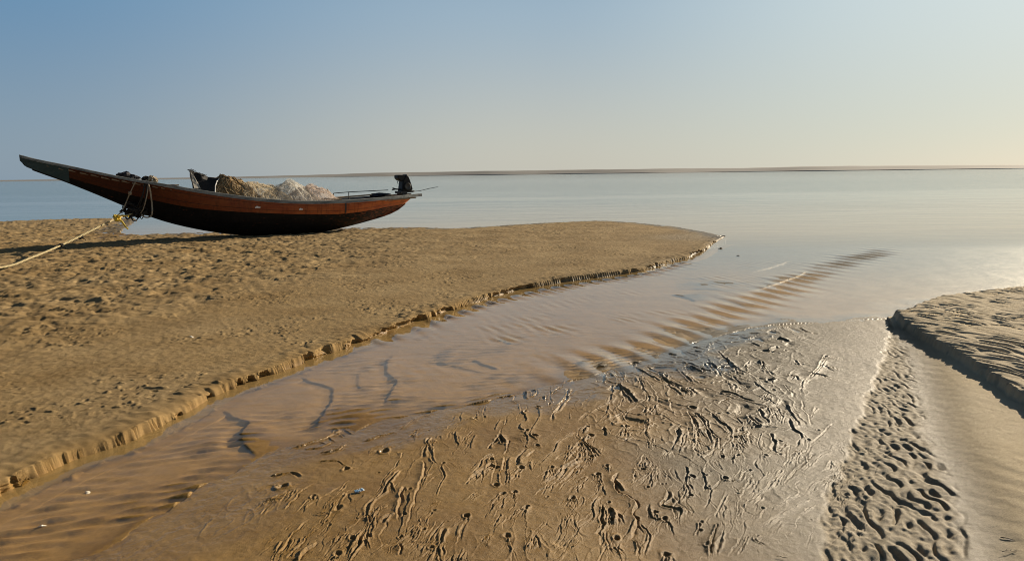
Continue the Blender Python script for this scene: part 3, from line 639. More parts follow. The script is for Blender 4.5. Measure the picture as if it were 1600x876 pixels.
# ---- sand
sand, t, out = new_mat('sand')
tc = node(t, 'ShaderNodeTexCoord').outputs['Object']
awet = node(t, 'ShaderNodeAttribute', attribute_name='wet').outputs['Fac']
aton = node(t, 'ShaderNodeAttribute', attribute_name='bank').outputs['Fac']
n1 = noise_tex(t, tc, 1.1, 5, .6)
n2 = noise_tex(t, tc, 9, 5, .65)
n3 = noise_tex(t, tc, 160, 3, .7)
wv = mth(t, 'ADD', awet, mth(t, 'MULTIPLY', mth(t, 'SUBTRACT', n2, .5), .30), clamp=True)
dry = mixc(t, ramp(t, n1, .35, .65), (.60, .50, .345), (.66, .56, .405))
dryb = mixc(t, ramp(t, n1, .35, .65), (.285, .196, .094), (.40, .290, .152))
dry = mixc(t, aton, dry, dryb)
abed = node(t, 'ShaderNodeAttribute', attribute_name='bed').outputs['Fac']      # washed sand on the stream bed, colour lightened for light lost under water
asil = node(t, 'ShaderNodeAttribute', attribute_name='silt_sheen').outputs['Fac']     # golden sand upstream, grey silt and painted-in sky sheen towards the sea
wetc = mixc(t, ramp(t, n1, .36, .62), mixc(t, asil, (.215, .108, .014), (.128, .102, .062)), mixc(t, asil, (.305, .172, .036), (.17, .138, .088)))
wetc = mixc(t, abed, wetc, (.56, .335, .105))
col = mixc(t, wv, dry, wetc)
col = mixc(t, ramp(t, n3, .30, .75), mixc(t, .5, col, (.05, .035, .02)), col)
n4 = node(t, 'ShaderNodeTexVoronoi', {'Vector': tc, 'Scale': 55.0}).outputs['Distance']
col = mixc(t, mth(t, 'MULTIPLY', mth(t, 'LESS_THAN', n4, .045), .6), col, (.62, .56, .46))
rough = mth(t, 'ADD', node(t, 'ShaderNodeMapRange', {'Value': wv, 'From Min': .3, 'From Max': 1.0, 'To Min': .88, 'To Max': .40}).outputs[0], mth(t, 'MULTIPLY', n2, .1))
spec = node(t, 'ShaderNodeMapRange', {'Value': wv, 'From Min': .3, 'From Max': 1.0, 'To Min': .06, 'To Max': .20}).outputs[0]
hg = mth(t, 'ADD', mth(t, 'MULTIPLY', n3, .5), noise_tex(t, tc, 420, 2, .7))
bs = node(t, 'ShaderNodeMapRange', {'Value': wv, 'From Min': .2, 'From Max': 1.0, 'To Min': .85, 'To Max': .65}).outputs[0]
bm = node(t, 'ShaderNodeBump', {'Strength': bs, 'Distance': .004, 'Height': hg}).outputs[0]
afil = node(t, 'ShaderNodeAttribute', attribute_name='film').outputs['Fac']     # where the last water still stands as a film
fm = mth(t, 'MULTIPLY', ramp(t, mth(t, 'ADD', afil, mth(t, 'MULTIPLY', mth(t, 'SUBTRACT', n2, .5), .7)), .25, .8), .9)
rough = mth(t, 'ADD', mth(t, 'MULTIPLY', rough, mth(t, 'SUBTRACT', 1.0, fm)), mth(t, 'MULTIPLY', fm, .12))
b = node(t, 'ShaderNodeBsdfPrincipled', {'Base Color': col, 'Roughness': rough, 'Specular IOR Level': spec, 'Normal': bm, 'Coat Weight': mth(t, 'MULTIPLY', fm, .7), 'Coat Roughness': .06, 'Coat IOR': 1.333})
t.links.new(b.outputs[0], out.inputs[0])

# ---- water: clear film over the sand, silty where it deepens, mirror at low angles
water_m, t, out = new_mat('water')
tc = node(t, 'ShaderNodeTexCoord').outputs['Object']
adep = node(t, 'ShaderNodeAttribute', attribute_name='depth').outputs['Fac']
mp = node(t, 'ShaderNodeMapping', {'Vector': tc, 'Scale': (.7, 1.5, 1)}).outputs[0]
w1 = noise_tex(t, mp, 3.2, 4, .6)
w2 = noise_tex(t, mp, .35, 3, .6)
w3 = noise_tex(t, mp, 14, 3, .6)
hsum = mth(t, 'ADD', mth(t, 'MULTIPLY', w1, 1.0), mth(t, 'ADD', mth(t, 'MULTIPLY', w2, 4.0), mth(t, 'MULTIPLY', w3, .16)))
pat = noise_tex(t, node(t, 'ShaderNodeMapping', {'Vector': tc, 'Scale': (.012, .05, 1)}).outputs[0], 1.0, 3, .6)
yy_ = node(t, 'ShaderNodeSeparateXYZ', {'Vector': tc}).outputs['Y']
ruf = node(t, 'ShaderNodeMapRange', {'Value': mth(t, 'ADD', yy_, mth(t, 'MULTIPLY', pat, 60.0)), 'From Min': 62.0, 'From Max': 105.0, 'To Min': 0.0, 'To Max': .9}).outputs[0]   # a breeze ruffles the open water
calm = mth(t, 'MULTIPLY', mth(t, 'ADD', .25, mth(t, 'MULTIPLY', ramp(t, pat, .42, .62), .6)), mth(t, 'ADD', .15, mth(t, 'MULTIPLY', adep, 1.6, clamp=True)))
bstr = mth(t, 'ADD', calm, ruf, clamp=True)
bm = node(t, 'ShaderNodeBump', {'Strength': bstr, 'Distance': mth(t, 'ADD', .018, mth(t, 'MULTIPLY', ruf, .015)), 'Height': hsum}).outputs[0]
bf = node(t, 'ShaderNodeNewGeometry').outputs['Backfacing']      # seen from below (light on its way to the bed) the index is the other way round
fr = node(t, 'ShaderNodeFresnel', {'IOR': mth(t, 'SUBTRACT', 1.333, mth(t, 'MULTIPLY', bf, 1.333 - 1 / 1.333)), 'Normal': bm}).outputs[0]
gl_ = node(t, 'ShaderNodeBsdfGlossy', {'Color': (1, 1, 1, 1), 'Roughness': .05, 'Normal': bm}).outputs[0]
tr = node(t, 'ShaderNodeBsdfTransparent', {'Color': (.97, .95, .90, 1)}).outputs[0]
silc = mixc(t, ramp(t, adep, .25, 1.0), (.40, .27, .11), (.095, .155, .145))
sil = node(t, 'ShaderNodeBsdfDiffuse', {'Color': silc}).outputs[0]
op = mth(t, 'SUBTRACT', 1.0, mth(t, 'POWER', 2.718, mth(t, 'MULTIPLY', adep, -7.0)))
body = node(t, 'ShaderNodeMixShader', {0: op, 1: tr, 2: sil}).outputs[0]
sh = node(t, 'ShaderNodeMixShader', {0: fr, 1: body, 2: gl_}).outputs[0]
t.links.new(sh, out.inputs[0])

gm = grid_mesh('beach', X, Y, z, {'wet': wet, 'bank': tone, 'silt_sheen': silt_sheen, 'bed': bed, 'film': film})
em = grid_mesh('sandbank_edge', ED[0], ED[1], ED[2], {'wet': ED[3], 'bank': ED[4], 'silt_sheen': sample(silt_sheen, ED[0], ED[1]), 'bed': (1 - ED[4]) * sst(.004, -.018, ED[2]), 'film': ED[0] * 0})
tag(link('sandbank_edge', em, sand), kind='structure')
tag(link('beach', gm, sand), kind='structure')
keepw = (dep[:-1, :-1] > 0) | (dep[1:, :-1] > 0) | (dep[:-1, 1:] > 0) | (dep[1:, 1:] > 0)
wm = grid_mesh('water', XW, YW, ZW, {'depth': dep}, keep=keepw)
tag(link('water', wm, water_m), kind='structure')

# ---- low sandbank along the far side of the estuary
def far_bank():
    n = 260; a = np.linspace(R(-75), R(75), n)
    D0 = 780 + 90 * gn(a * 6, a * 0, 301)
    H = 5.2 * (.25 + .75 * sst(R(-24), R(-6), a)) * (.95 + .14 * gn(a * 7, a * 0 + 3.3, 302) + .05 * gn(a * 40, a * 0 + .5, 303)) * (1 - .45 * sst(R(30), R(42), a))
    prof = [(0, -.6), (4, .10), (30, .16), (70, .22), (85, .75), (140, 1.0), (260, .8), (420, -.6)]
    Xs = np.array([[(d0 + o) * math.sin(t_) for d0, t_ in zip(D0, a)] for o, _ in prof])
    Ys = np.array([[(d0 + o) * math.cos(t_) for d0, t_ in zip(D0, a)] for o, _ in prof])
    Zs = np.array([[h * k for h in H] for _, k in prof])
    return grid_mesh('far_sandbank', Xs, Ys, Zs)
mud = worn('grey_mud', (.15, .147, .143), (.19, .184, .178), .02, .9, .0)
tag(link('far_sandbank', far_bank(), mud), kind='structure')
# ------------------------------------------------------------------ boat
def mesh_obj(name, verts, faces, mat, parent=None, smooth=False):
    me = bpy.data.meshes.new(name)
    me.from_pydata([tuple(map(float, v)) for v in verts], [], faces)
    me.update()
    if smooth: me.polygons.foreach_set('use_smooth', [True] * len(me.polygons))
    return link(name, me, mat, parent)

def loft(rows, closed=False, cap=False):
    """rows of points -> verts, faces"""
    n = len(rows[0]); V = [p for r in rows for p in r]; Fc = []
    for i in range(len(rows) - 1):
        for j in range(n if closed else n - 1):
            k = (j + 1) % n
            Fc.append((i * n + j, i * n + k, (i + 1) * n + k, (i + 1) * n + j))
    if cap:
        Fc.append(tuple(range(n - 1, -1, -1))); b0 = (len(rows) - 1) * n; Fc.append(tuple(range(b0, b0 + n)))
    return V, Fc

class MB:
    def __init__(s): s.v, s.f = [], []
    def put(s, vf):
        o = len(s.v); s.v += list(vf[0]); s.f += [tuple(i + o for i in f) for f in vf[1]]; return s
    def tube(s, pts, r, n=6, taper=None):
        P = [Vector(p) for p in pts]; rows = []
        for i, p in enumerate(P):
            d = (P[min(i + 1, len(P) - 1)] - P[max(i - 1, 0)]).normalized()
            a = d.cross(Vector((0, 0, 1))); a = a.normalized() if a.length > 1e-4 else Vector((1, 0, 0)); b = d.cross(a)
            rad_ = r if taper is None else r * taper(i / max(1, len(P) - 1))
            rows.append([p + (a * math.cos(q * 6.2832 / n) + b * math.sin(q * 6.2832 / n)) * rad_ for q in range(n)])
        return s.put(loft(rows, True, True))
    def box(s, c, d, ax=None, bev=.12):
        """box with bevelled edges (a loft of octagons)"""
        c = Vector(c); ex, ey, ez = ax or (Vector((1, 0, 0)), Vector((0, 1, 0)), Vector((0, 0, 1)))
        hx, hy, hz = d[0] / 2, d[1] / 2, d[2] / 2; k = min(hx, hy, hz) * bev * 2
        rows = []
        for z_, sh_ in ((-hz, k), (-hz + k, 0), (hz - k, 0), (hz, k)):
            x1, y1 = hx - sh_, hy - sh_
            ring = [(x1, -y1 + k), (x1, y1 - k), (x1 - k, y1), (-x1 + k, y1), (-x1, y1 - k), (-x1, -y1 + k), (-x1 + k, -y1), (x1 - k, -y1)]
            rows.append([c + ex * a + ey * b + ez * z_ for a, b in ring])
        return s.put(loft(rows, True, True))
    def build(s, name, mat, parent=None, smooth=False): return mesh_obj(name, s.v, s.f, mat, parent, smooth)

def empty(name, loc, rz=0):
    o = bpy.data.objects.new(name, None); sc.collection.objects.link(o)
    o.location = loc; o.rotation_euler = (0, 0, rz); o.empty_display_size = .2
    return o

BOW = Vector((-10.331, 15.2, 0)); YAW = R(35.859); X0 = 5.5
ex_, ey_ = Vector((math.cos(YAW), math.sin(YAW), 0)), Vector((-math.sin(YAW), math.cos(YAW), 0))
BASE = BOW + ex_ * X0
MW = Matrix.Translation(BASE) @ Matrix.Rotation(YAW, 4, 'Z')
def bl(px, py, off=0.0):
    """boat coordinates (x aft of midships, z) of a picture point, on the lengthwise plane off metres towards the near side"""
    d = fw + rt * ((px - 800) / FPX) + up * ((438 - py) / FPX)
    n = -ey_; t = ((BOW + n * off - Vector((0, 0, CAM_H))).dot(n)) / d.dot(n)
    p = Vector((0, 0, CAM_H)) + d * t
    return Vector(((p - BASE).dot(ex_), -off, p.z))
def wld(p): return MW @ Vector(p)

def tab(pts):
    xs, ys = zip(*pts)
    P = spline(np.array(pts, float), 6)
    return lambda s: float(np.interp(s, P[:, 0], P[:, 1]))
sheer = tab([(0, 2.0), (.32, 1.9), (.77, 1.79), (1.34, 1.64), (1.94, 1.49), (2.44, 1.39), (3.21, 1.23), (3.89, 1.10), (4.61, .98), (5.38, .895), (6.2, .855), (7.1, .855), (8.08, .89), (9.03, .935), (9.35, .95)])
bandz = tab([(0, 1.85), (.31, 1.73), (.75, 1.57), (1.33, 1.36), (1.98, 1.14), (3.19, .81), (4.61, .64), (6.21, .53), (7.12, .53), (8.11, .62), (8.99, .70), (9.35, .76)])
keelz = tab([(0, 1.90), (.05, 1.80), (.31, 1.67), (.76, 1.47), (1.34, 1.18), (1.95, .86), (2.56, .56), (3.24, .33), (3.96, .16), (4.72, .05), (5.53, .01), (6.39, .03), (7.2, .15), (7.87, .28), (8.46, .42), (8.86, .59), (9.11, .78), (9.35, .86)])
beamf = tab([(0, .04), (.3, .10), (.77, .19), (1.34, .31), (1.94, .42), (2.6, .52), (3.3, .62), (4.2, .71), (5.2, .76), (6.2, .75), (7.1, .69), (8.0, .58), (8.7, .46), (9.1, .37), (9.35, .33)])
st_ = np.concatenate([np.linspace(0, .5, 8)[:-1], np.linspace(.5, 8.4, 46)[:-1], np.linspace(8.4, 9.12, 9)])
def sect(s, u, out=0.0):
    b, k, h = beamf(s), keelz(s), sheer(s)
    fl = 1 - sst(2.0, 4.5, np.array(s)) * (1 - sst(7.2, 8.8, np.array(s)))    # V at the ends, rounder amidships
    y = b * ((1 - fl) * math.sin(u * math.pi / 2) ** .78 + fl * u ** 1.05)
    z_ = k + (h - k) * ((1 - fl) * (1 - math.cos(u * math.pi / 2)) + fl * u)
    return y + out, z_
def u_at(s, zt):
    lo, hi = 0.0, 1.0
    for _ in range(24):
        m_ = (lo + hi) / 2
        if sect(s, m_)[1] < zt: lo = m_
        else: hi = m_
    return lo

def planked(name, c1, c2, c3, seams, spec, rough, bow_shade=None, stern=None):
    """painted planking: seams follow the sheer, paint worn in streaks, scuffs and run-down stains"""
    mt, t, out = new_mat(name)
    tc = node(t, 'ShaderNodeTexCoord').outputs['Object']
    pl = node(t, 'ShaderNodeAttribute', attribute_name='plank').outputs['Fac']
    n1 = noise_tex(t, node(t, 'ShaderNodeMapping', {'Vector': tc, 'Scale': (.9, 2, 3)}).outputs[0], 2.2, 5, .65)
    n2 = noise_tex(t, node(t, 'ShaderNodeMapping', {'Vector': tc, 'Scale': (7, 3, .9)}).outputs[0], 2.0, 4, .7)
    n3 = noise_tex(t, node(t, 'ShaderNodeMapping', {'Vector': tc, 'Scale': (1.5, 4, 9)}).outputs[0], 4.0, 5, .7)
    col = mixc(t, ramp(t, n1, .36, .62), c1, c2)
    col = mixc(t, mth(t, 'MULTIPLY', ramp(t, n2, .50, .66), .55), col, tuple(v * .30 for v in c1))
    col = mixc(t, mth(t, 'MULTIPLY', ramp(t, n3, .60, .68), .75), col, c3)
    fr_ = mth(t, 'FRACT', mth(t, 'MULTIPLY', pl, seams)); seam = mth(t, 'LESS_THAN', fr_, .07)
    col = mixc(t, mth(t, 'MULTIPLY', seam, .75), col, (.006, .005, .005))
    if bow_shade:                                        # shade along the bow, put into the strake colour
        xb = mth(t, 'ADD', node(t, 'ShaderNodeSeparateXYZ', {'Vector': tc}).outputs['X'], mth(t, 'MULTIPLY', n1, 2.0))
        col = mixc(t, mth(t, 'MULTIPLY', ramp(t, xb, 2.8, -2.6), .9), col, bow_shade)
    if stern:                                         # tar worn off to the red paint below, towards the stern
        xb = node(t, 'ShaderNodeSeparateXYZ', {'Vector': tc}).outputs['X']
        col = mixc(t, mth(t, 'MULTIPLY', ramp(t, mth(t, 'ADD', n3, mth(t, 'MULTIPLY', ramp(t, xb, .5, 3.6), .22)), .64, .70), .8), col, stern)
    hgt = mth(t, 'SUBTRACT', mth(t, 'MULTIPLY', n3, .5), mth(t, 'MULTIPLY', seam, .8))
    bm = node(t, 'ShaderNodeBump', {'Strength': .6, 'Distance': .012, 'Height': hgt}).outputs[0]
    b = node(t, 'ShaderNodeBsdfPrincipled', {'Base Color': col, 'Roughness': rough, 'Specular IOR Level': spec, 'Normal': bm})
    t.links.new(b.outputs[0], out.inputs[0]); return mt
def plank_attr(o, vals):
    a = o.data.attributes.new('plank', 'FLOAT', 'POINT'); a.data.foreach_set('value', np.array(vals, np.float32))
black_hull = planked('tarred_hull', (.006, .005, .0045), (.012, .010, .009), (.035, .022, .015), 8.0, .18, .65, None, (.20, .055, .022))
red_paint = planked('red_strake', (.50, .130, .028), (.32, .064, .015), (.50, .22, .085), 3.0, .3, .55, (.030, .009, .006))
teal_paint = worn('teal_paint', (.022, .050, .060), (.035, .070, .080), 4, .6, .4, (1, 3, 3), (.09, .11, .11), .35)
grey_rail = worn('grey_rail', (.09, .105, .11), (.24, .25, .24), 3, .65, .5, (.8, 5, 5), (.42, .40, .36), .3)
old_wood = worn('weathered_planks', (.20, .15, .10), (.30, .24, .17), 4, .8, .6, (.6, 6, 6), (.11, .08, .06), .25)
iron = worn('black_iron', (.012, .012, .013), (.03, .028, .026), 9, .5, .4, (1, 1, 1), (.10, .06, .035), .5)
white_bits = worn('white_patch', (.70, .68, .64), (.78, .76, .72), 9, .6)

boat = empty('fishing_boat', BASE, YAW)
tag(boat, 'long wooden fishing boat with high prow, red-brown strake and black hull, grounded on the sandbank', 'boat')
# hull: outer and inner skin, transom
mb_ = MB(); rows = []; rin = []
us = np.linspace(0, 1, 13)
for s in st_:
    rows.append([(s - X0, -sect(s, u)[0], sect(s, u)[1]) for u in us[::-1]] + [(s - X0, sect(s, u)[0], sect(s, u)[1]) for u in us[1:]])
    th = min(.035, beamf(s) * .4)
    rin.append([(s - X0, -max(.002, sect(s, u)[0] - th), min(sect(s, u)[1] + .04, sheer(s) - .002 * (1 - u))) for u in us[::-1]] + [(s - X0, max(.002, sect(s, u)[0] - th), min(sect(s, u)[1] + .04, sheer(s) - .002 * (1 - u))) for u in us[1:]])
V, Fc = loft(rows); mb_.put((V, Fc)); mb_.put(([*rows[-1]], [tuple(range(len(rows[-1])))])); mb_.put(([*rows[0]], [tuple(range(len(rows[0])))[::-1]]))
V, Fc = loft(rin); mb_.put((V, [f[::-1] for f in Fc]))
hull = mb_.build('hull', black_hull, boat, False)
plank_attr(hull, ([abs(j - 12) / 12 for j in range(25)] * len(st_)) + [0] * 50 + ([abs(j - 12) / 12 for j in range(25)] * len(st_)))
hull.data.polygons.foreach_set('use_smooth', [len(p.vertices) == 4 for p in hull.data.polygons])
for sd in (-1, 1):
    rows = []
    for s in st_[3:]:
        um = u_at(s, bandz(s)); r_ = []
        uu = np.linspace(um, .985, 6)
        r_.append((s - X0, sd * (sect(s, um)[0] - .004), sect(s, um)[1] - .004))
        for u in uu:
            y, z_ = sect(s, u, .018); r_.append((s - X0, sd * y, z_ - .006))
        r_.append((s - X0, sd * (sect(s, .985)[0] - .004), sect(s, .985)[1]))
        rows.append(r_)
    V, Fc = loft(rows); n = len(rows[0]); Fc += [tuple(range(n)), tuple(range((len(rows) - 1) * n, len(rows) * n))]
    if sd > 0: Fc = [f[::-1] for f in Fc]
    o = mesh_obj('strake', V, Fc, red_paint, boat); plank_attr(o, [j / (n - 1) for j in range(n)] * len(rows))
    # joint strap on the strake and a chalky fitting or two
    rows = []
    # rail
    rows = []
    for s in np.concatenate([np.linspace(0, .5, 6)[:-1], np.linspace(.5, 9.36, 60)]):
        b, h = beamf(s), sheer(s); w_, t_ = .045 + .012 * min(1, s / 3), .040 + .022 * float(sst(1.5, 3.5, np.array(s)))
        w_ = min(w_, b * .8)
        rows.append([(s - X0, sd * (b + .034), h - t_), (s - X0, sd * (b + .034), h + .008), (s - X0, sd * (b + .024), h + .018), (s - X0, sd * (b - w_), h + .018), (s - X0, sd * (b - w_), h - t_)][::sd])
    V, Fc = loft(rows, True, True)
    mesh_obj('gunwale_rail', V, Fc, grey_rail, boat)
rows = []
for s in np.linspace(.0, .85, 9):                    # teal painted stem
    k = .75 * (1 - (s / .85) ** 3)
    rows.append([(s - X0, -sect(s, u, .024)[0], sect(s, u)[1] - .008) for u in np.linspace(.96, 0, 7)] + [(s - X0, sect(s, u, .024)[0], sect(s, u)[1] - .008) for u in np.linspace(0, .96, 7)])
V, Fc = loft(rows); n = len(rows[0]); Fc += [tuple(range(n))[::-1], tuple(range((len(rows) - 1) * n, len(rows) * n))]
mesh_obj('stem_cap', V, Fc, teal_paint, boat)
mb_ = MB(); rows = []                                # keel bar
for s in np.linspace(.2, 9.0, 40):
    k = keelz(s); rows.append([(s - X0, -.03, k + .02), (s - X0, -.022, k - .03), (s - X0, .022, k - .03), (s - X0, .03, k + .02)])
mb_.put(loft(rows, True, True)).build('keel', black_hull, boat)
# deck planks across the boat
mb_ = MB(); s = .45; r2 = random.Random(2)
while s < 9.0:
    wd = .19 + r2.uniform(-.02, .02); b = max(.03, beamf(s + wd / 2) - .03)
    zc = (sheer(s) + sheer(s + wd)) / 2 - .085; sl = math.atan2(sheer(s + wd) - sheer(s), wd)
    a_ = Vector((math.cos(sl), 0, math.sin(sl))); c_ = Vector((-math.sin(sl), 0, math.cos(sl)))
    mb_.box((s + wd / 2 - X0, 0, zc + r2.uniform(-.006, .006)), (wd - .012, 2 * b, .028), (a_, Vector((0, 1, 0)), c_)); s += wd
mb_.build('deck', old_wood, boat)
for s in (2.9, 6.75, 8.35):                          # thwart beams, their ends lap over the rails
    MB().box((s - X0, 0, sheer(s) + .034), (.10, 2 * beamf(s) + .04, .03)).build('thwart', old_wood, boat)
for pxx, pyy in ((539, 323),):
    q = bl(pxx, pyy, .66); s = q.x + X0; rows = []
    for ds_ in (-.022, .022):
        rows.append([(s + ds_ - X0, -(sect(s + ds_, u, .026)[0]), sect(s + ds_, u)[1] - .006) for u in np.linspace(u_at(s, bandz(s)) + .01, .95, 5)])
    V, Fc = loft(rows); mesh_obj('iron_strap', V, Fc, iron, boat)
for pxx, pyy, w_ in ((402, 324, .13), (469, 327, .10)):
    q = bl(pxx, pyy, .72); s = q.x + X0; u = u_at(s, q.z); y, z_ = sect(s, u, .03)
    m2 = MB(); m2.box((s - X0, -y, z_), (w_, .018, .028)); m2.box((s - X0 - .01, -y - .004, z_ + .018), (w_ * .35, .016, .03)); m2.build('fitting', white_bits, boat)
# low rail of thin poles round the stern well
m2 = MB(); pA, pB, pC = bl(521, 302, -.35), bl(545, 300, -.35), bl(597, 306, -.3)
m2.tube([pA, pB, bl(606, 297, -.2)], .012); m2.build('stern_rail', iron, boat)
for px1, py0, py1 in ((521, 302, 311), (545, 300, 311)):
    MB().tube([bl(px1, py0, -.35), bl(px1, py1, -.35)], .013).build('rail_post', iron, boat)
m2 = MB(); m2.tube([bl(522, 309, .15), bl(560, 306, .1), bl(602, 302.5, .0)], .022)
tag(m2.build('bamboo_pole', worn('bamboo', (.24, .15, .08), (.34, .22, .12), 8, .6, .3, (1, 1, 1)), None), 'thin brown pole lying lengthwise on the stern deck of the boat', 'pole')
bpy.data.objects['bamboo_pole'].matrix_world = MW
m2 = MB(); m2.tube([bl(511, 295, -.1), bl(514, 299, -.1), bl(519, 306, -.1)], .022, 6, lambda t: .7 + .5 * t)
o = m2.build('mooring_post', iron, boat)

# ---- engine with its raised shaft
eng_m = worn('engine_black', (.005, .005, .0055), (.010, .010, .010), 12, .5, .35, (1, 1, 1), (.03, .022, .018), .25)
pale_m = worn('sunlit_edge_pale', (.52, .42, .38), (.62, .53, .48), 9, .6, .3, (1, 1, 1), (.25, .15, .12), .4)  # pale colour stands in for sunlight on the engine's aft edge
e0 = bl(630, 303, 0)
eng = empty('boat_engine', wld(e0), YAW)
tag(eng, 'black engine on the stern of the boat, its long thin shaft pointing aft', 'engine')
def eq(px, py, off=0.0): return bl(px, py, off) - e0
def slab(pts, w, ch=.02):
    """solid cut from a side outline (picture points), w wide, chamfered"""
    P = [eq(a, b) for a, b in pts]; c = sum(P, Vector()) / len(P); rows = []
    for y, k in ((-w, .86), (-w + ch, 1), (w - ch, 1), (w, .86)):
        rows.append([Vector((c.x + (p.x - c.x) * k, y, c.z + (p.z - c.z) * k)) for p in P])
    return loft(rows, True, True)
MB().put(slab([(624, 302), (625.5, 290), (626.5, 281), (630.5, 274), (632.5, 272.5), (634.5, 274), (637, 279.5), (640, 288), (642, 295.5), (640, 298.5), (633, 299.5), (629, 302)], .15, .04)).build('engine_block', eng_m, eng)
MB().put(slab([(618.6, 274), (621, 273.2), (630, 273.6), (629.6, 281.6), (625, 282.8), (621.5, 281.5), (618.8, 278.5)], .13, .03)).build('fuel_tank', eng_m, eng)
m2 = MB(); rows = [[eq(a, b, o_) for o_ in (-.12, -.06, 0, .06, .12)] for a, b in ((637.5, 279), (639.3, 284), (641.2, 288.5), (642.9, 294), (642.8, 298))]
rows2 = [[p + Vector((.03, 0, .006)) for p in r_] for r_ in rows]
V, Fc = loft(rows2); m2.put((V, Fc)); V, Fc = loft(rows); m2.put((V, Fc)); m2.build('sunlit_edge', pale_m, eng)  # thin panel added to show the sunlit edge
m2 = MB(); m2.tube([eq(625, 296), eq(618, 295.5), eq(613.5, 294)], .022, 6); m2.tube([eq(618, 295.7), eq(612.5, 296.8)], .014, 6); m2.build('tiller', eng_m, eng)
m2 = MB(); m2.put(slab([(620.5, 298.5), (629, 299), (644, 297.5), (643.5, 300), (632, 301), (631.5, 303), (625, 305), (624, 302.5), (621, 302)], .17, .02)); m2.build('mount', iron, eng)
m2 = MB(); c_ = eq(632, 291, 0)
m2.put(loft([[c_ + Vector((.10 * k * math.cos(a), y, .10 * k * math.sin(a))) for a in np.linspace(0, 6.2832, 17)[:-1]] for y, k in ((-.16, .5), (-.165, .9), (-.19, 1), (-.215, 1), (-.22, .86), (-.205, .3))], True, True)); m2.build('flywheel', iron, eng)
m2 = MB(); m2.tube([eq(622, 282, .05), eq(621.3, 285, .05), eq(622, 288, .05)], .012, 6); m2.build('fuel_hose', eng_m, eng)
m2 = MB(); m2.tube([eq(642, 299.5), eq(656, 298.2), eq(671, 294.5), eq(684, 292)], .010, 6, lambda t: 1 - .3 * t); m2.build('drive_shaft', iron, eng)

# ---- what lies in the boat
def gn1(x, y, s): return float(gn(np.array([x]), np.array([y]), s)[0])
def cloth_mat(name, c1, c2, scale, translucent, bump=.8, porous=0):
    mt, t, out = new_mat(name)
    tc = node(t, 'ShaderNodeTexCoord').outputs['Object']
    n1 = noise_tex(t, tc, scale, 5, .7); n2 = noise_tex(t, node(t, 'ShaderNodeMapping', {'Vector': tc, 'Scale': (1, 3, 3)}).outputs[0], scale * 7, 4, .7, 1.5)
    col = mixc(t, ramp(t, n1, .35, .65), c1, c2)
    col = mixc(t, ramp(t, n2, .45, .62), mixc(t, .22, col, (.06, .05, .04)), col)
    bm = node(t, 'ShaderNodeBump', {'Strength': bump, 'Distance': .012, 'Height': n2}).outputs[0]
    b = node(t, 'ShaderNodeBsdfPrincipled', {'Base Color': col, 'Roughness': .75, 'Specular IOR Level': .3, 'Normal': bm}).outputs[0]
    tl = node(t, 'ShaderNodeBsdfTranslucent', {'Color': col}).outputs[0]
    sh = node(t, 'ShaderNodeMixShader', {0: translucent, 1: b, 2: tl}).outputs[0]
    if porous:                                        # open mesh: part of the light goes straight through
        sh = node(t, 'ShaderNodeMixShader', {0: porous, 1: sh, 2: node(t, 'ShaderNodeBsdfTransparent').outputs[0]}).outputs[0]
    t.links.new(sh, out.inputs[0]); return mt

def net_heap(name, tops, wid, mats, label, cat, seed, nstr=170, srad=.006, group=None):
    """a heap of netting: soft folded body plus many loose strands lying over it; tops = outline of its crest in boat coordinates"""
    P = [bl(a, b, .05) for a, b in tops]; xs = [p.x for p in P]; zs = [p.z for p in P]
    base = lambda x: sheer(x + X0) - .07
    cx = (xs[0] + xs[-1]) / 2
    o0 = Vector((cx, 0, base(cx)))
    root = empty(name, wld(o0), YAW); tag(root, label, cat, group)
    ht = lambda x: max(.015, float(np.interp(x, xs, zs)) - base(x))
    def surf(x, v):
        """v runs -1..1 across the boat"""
        w_ = wid
        w_ = min(w_, beamf(x + X0) - .06)
        f = max(0, 1 - abs(v) ** 1.9)
        fold = .22 * gn1(x * 4.5 + v * 2.6, v * 1.2, seed) + .10 * gn1(x * 10 + v * 4, v * 3, seed + 1)
        z_ = base(x) + ht(x) * f ** .9 * (1 + fold) + .02 * gn1(x * 14, v * 9, seed + 2) * f
        return Vector((x + .03 * gn1(x * 6, v * 4, seed + 4) * f, v * w_, z_)) - o0
    nx, nv = 46, 30
    rows = [[surf(x, v) for v in np.linspace(-1, 1, nv)] for x in np.linspace(xs[0], xs[-1], nx)]
    V, Fc = loft(rows); mesh_obj('netting', V, Fc, mats[0], root, True)
    m_ = MB(); r = random.Random(seed)
    for _ in range(nstr):
        x, v = r.uniform(xs[0], xs[-1]), r.uniform(-.95, .95); a = r.uniform(0, 6.283); pts = []
        lift = r.choice((.004, .008, .014, .03)); 
        for k in range(r.randint(5, 11)):
            p = surf(x, v); p.z += lift + .010 * math.sin(k * 1.3 + a); pts.append(p)
            a += r.gauss(0, .45); x += .055 * math.cos(a); v += .10 * math.sin(a)
            if not (xs[0] - .02 < x < xs[-1] + .02 and -1 < v < 1): break
        if len(pts) > 2: m_.tube(pts, srad * r.uniform(.6, 1.2), 3)
    m_.build('strands', mats[1], root)
    return root
straw = cloth_mat('straw_rope', (.30, .21, .10), (.15, .10, .05), 5, .2)
straw2 = cloth_mat('straw_strand', (.66, .50, .28), (.42, .30, .16), 5, .4)
cream = cloth_mat('cream_net', (.86, .78, .60), (.78, .68, .51), 4, .62, .6, .55)
cream2 = cloth_mat('cream_strand', (.86, .78, .62), (.74, .65, .50), 5, .62, .3, .25)
pale = cloth_mat('pale_net', (.88, .86, .80), (.82, .79, .73), 4, .62, .6, .55)
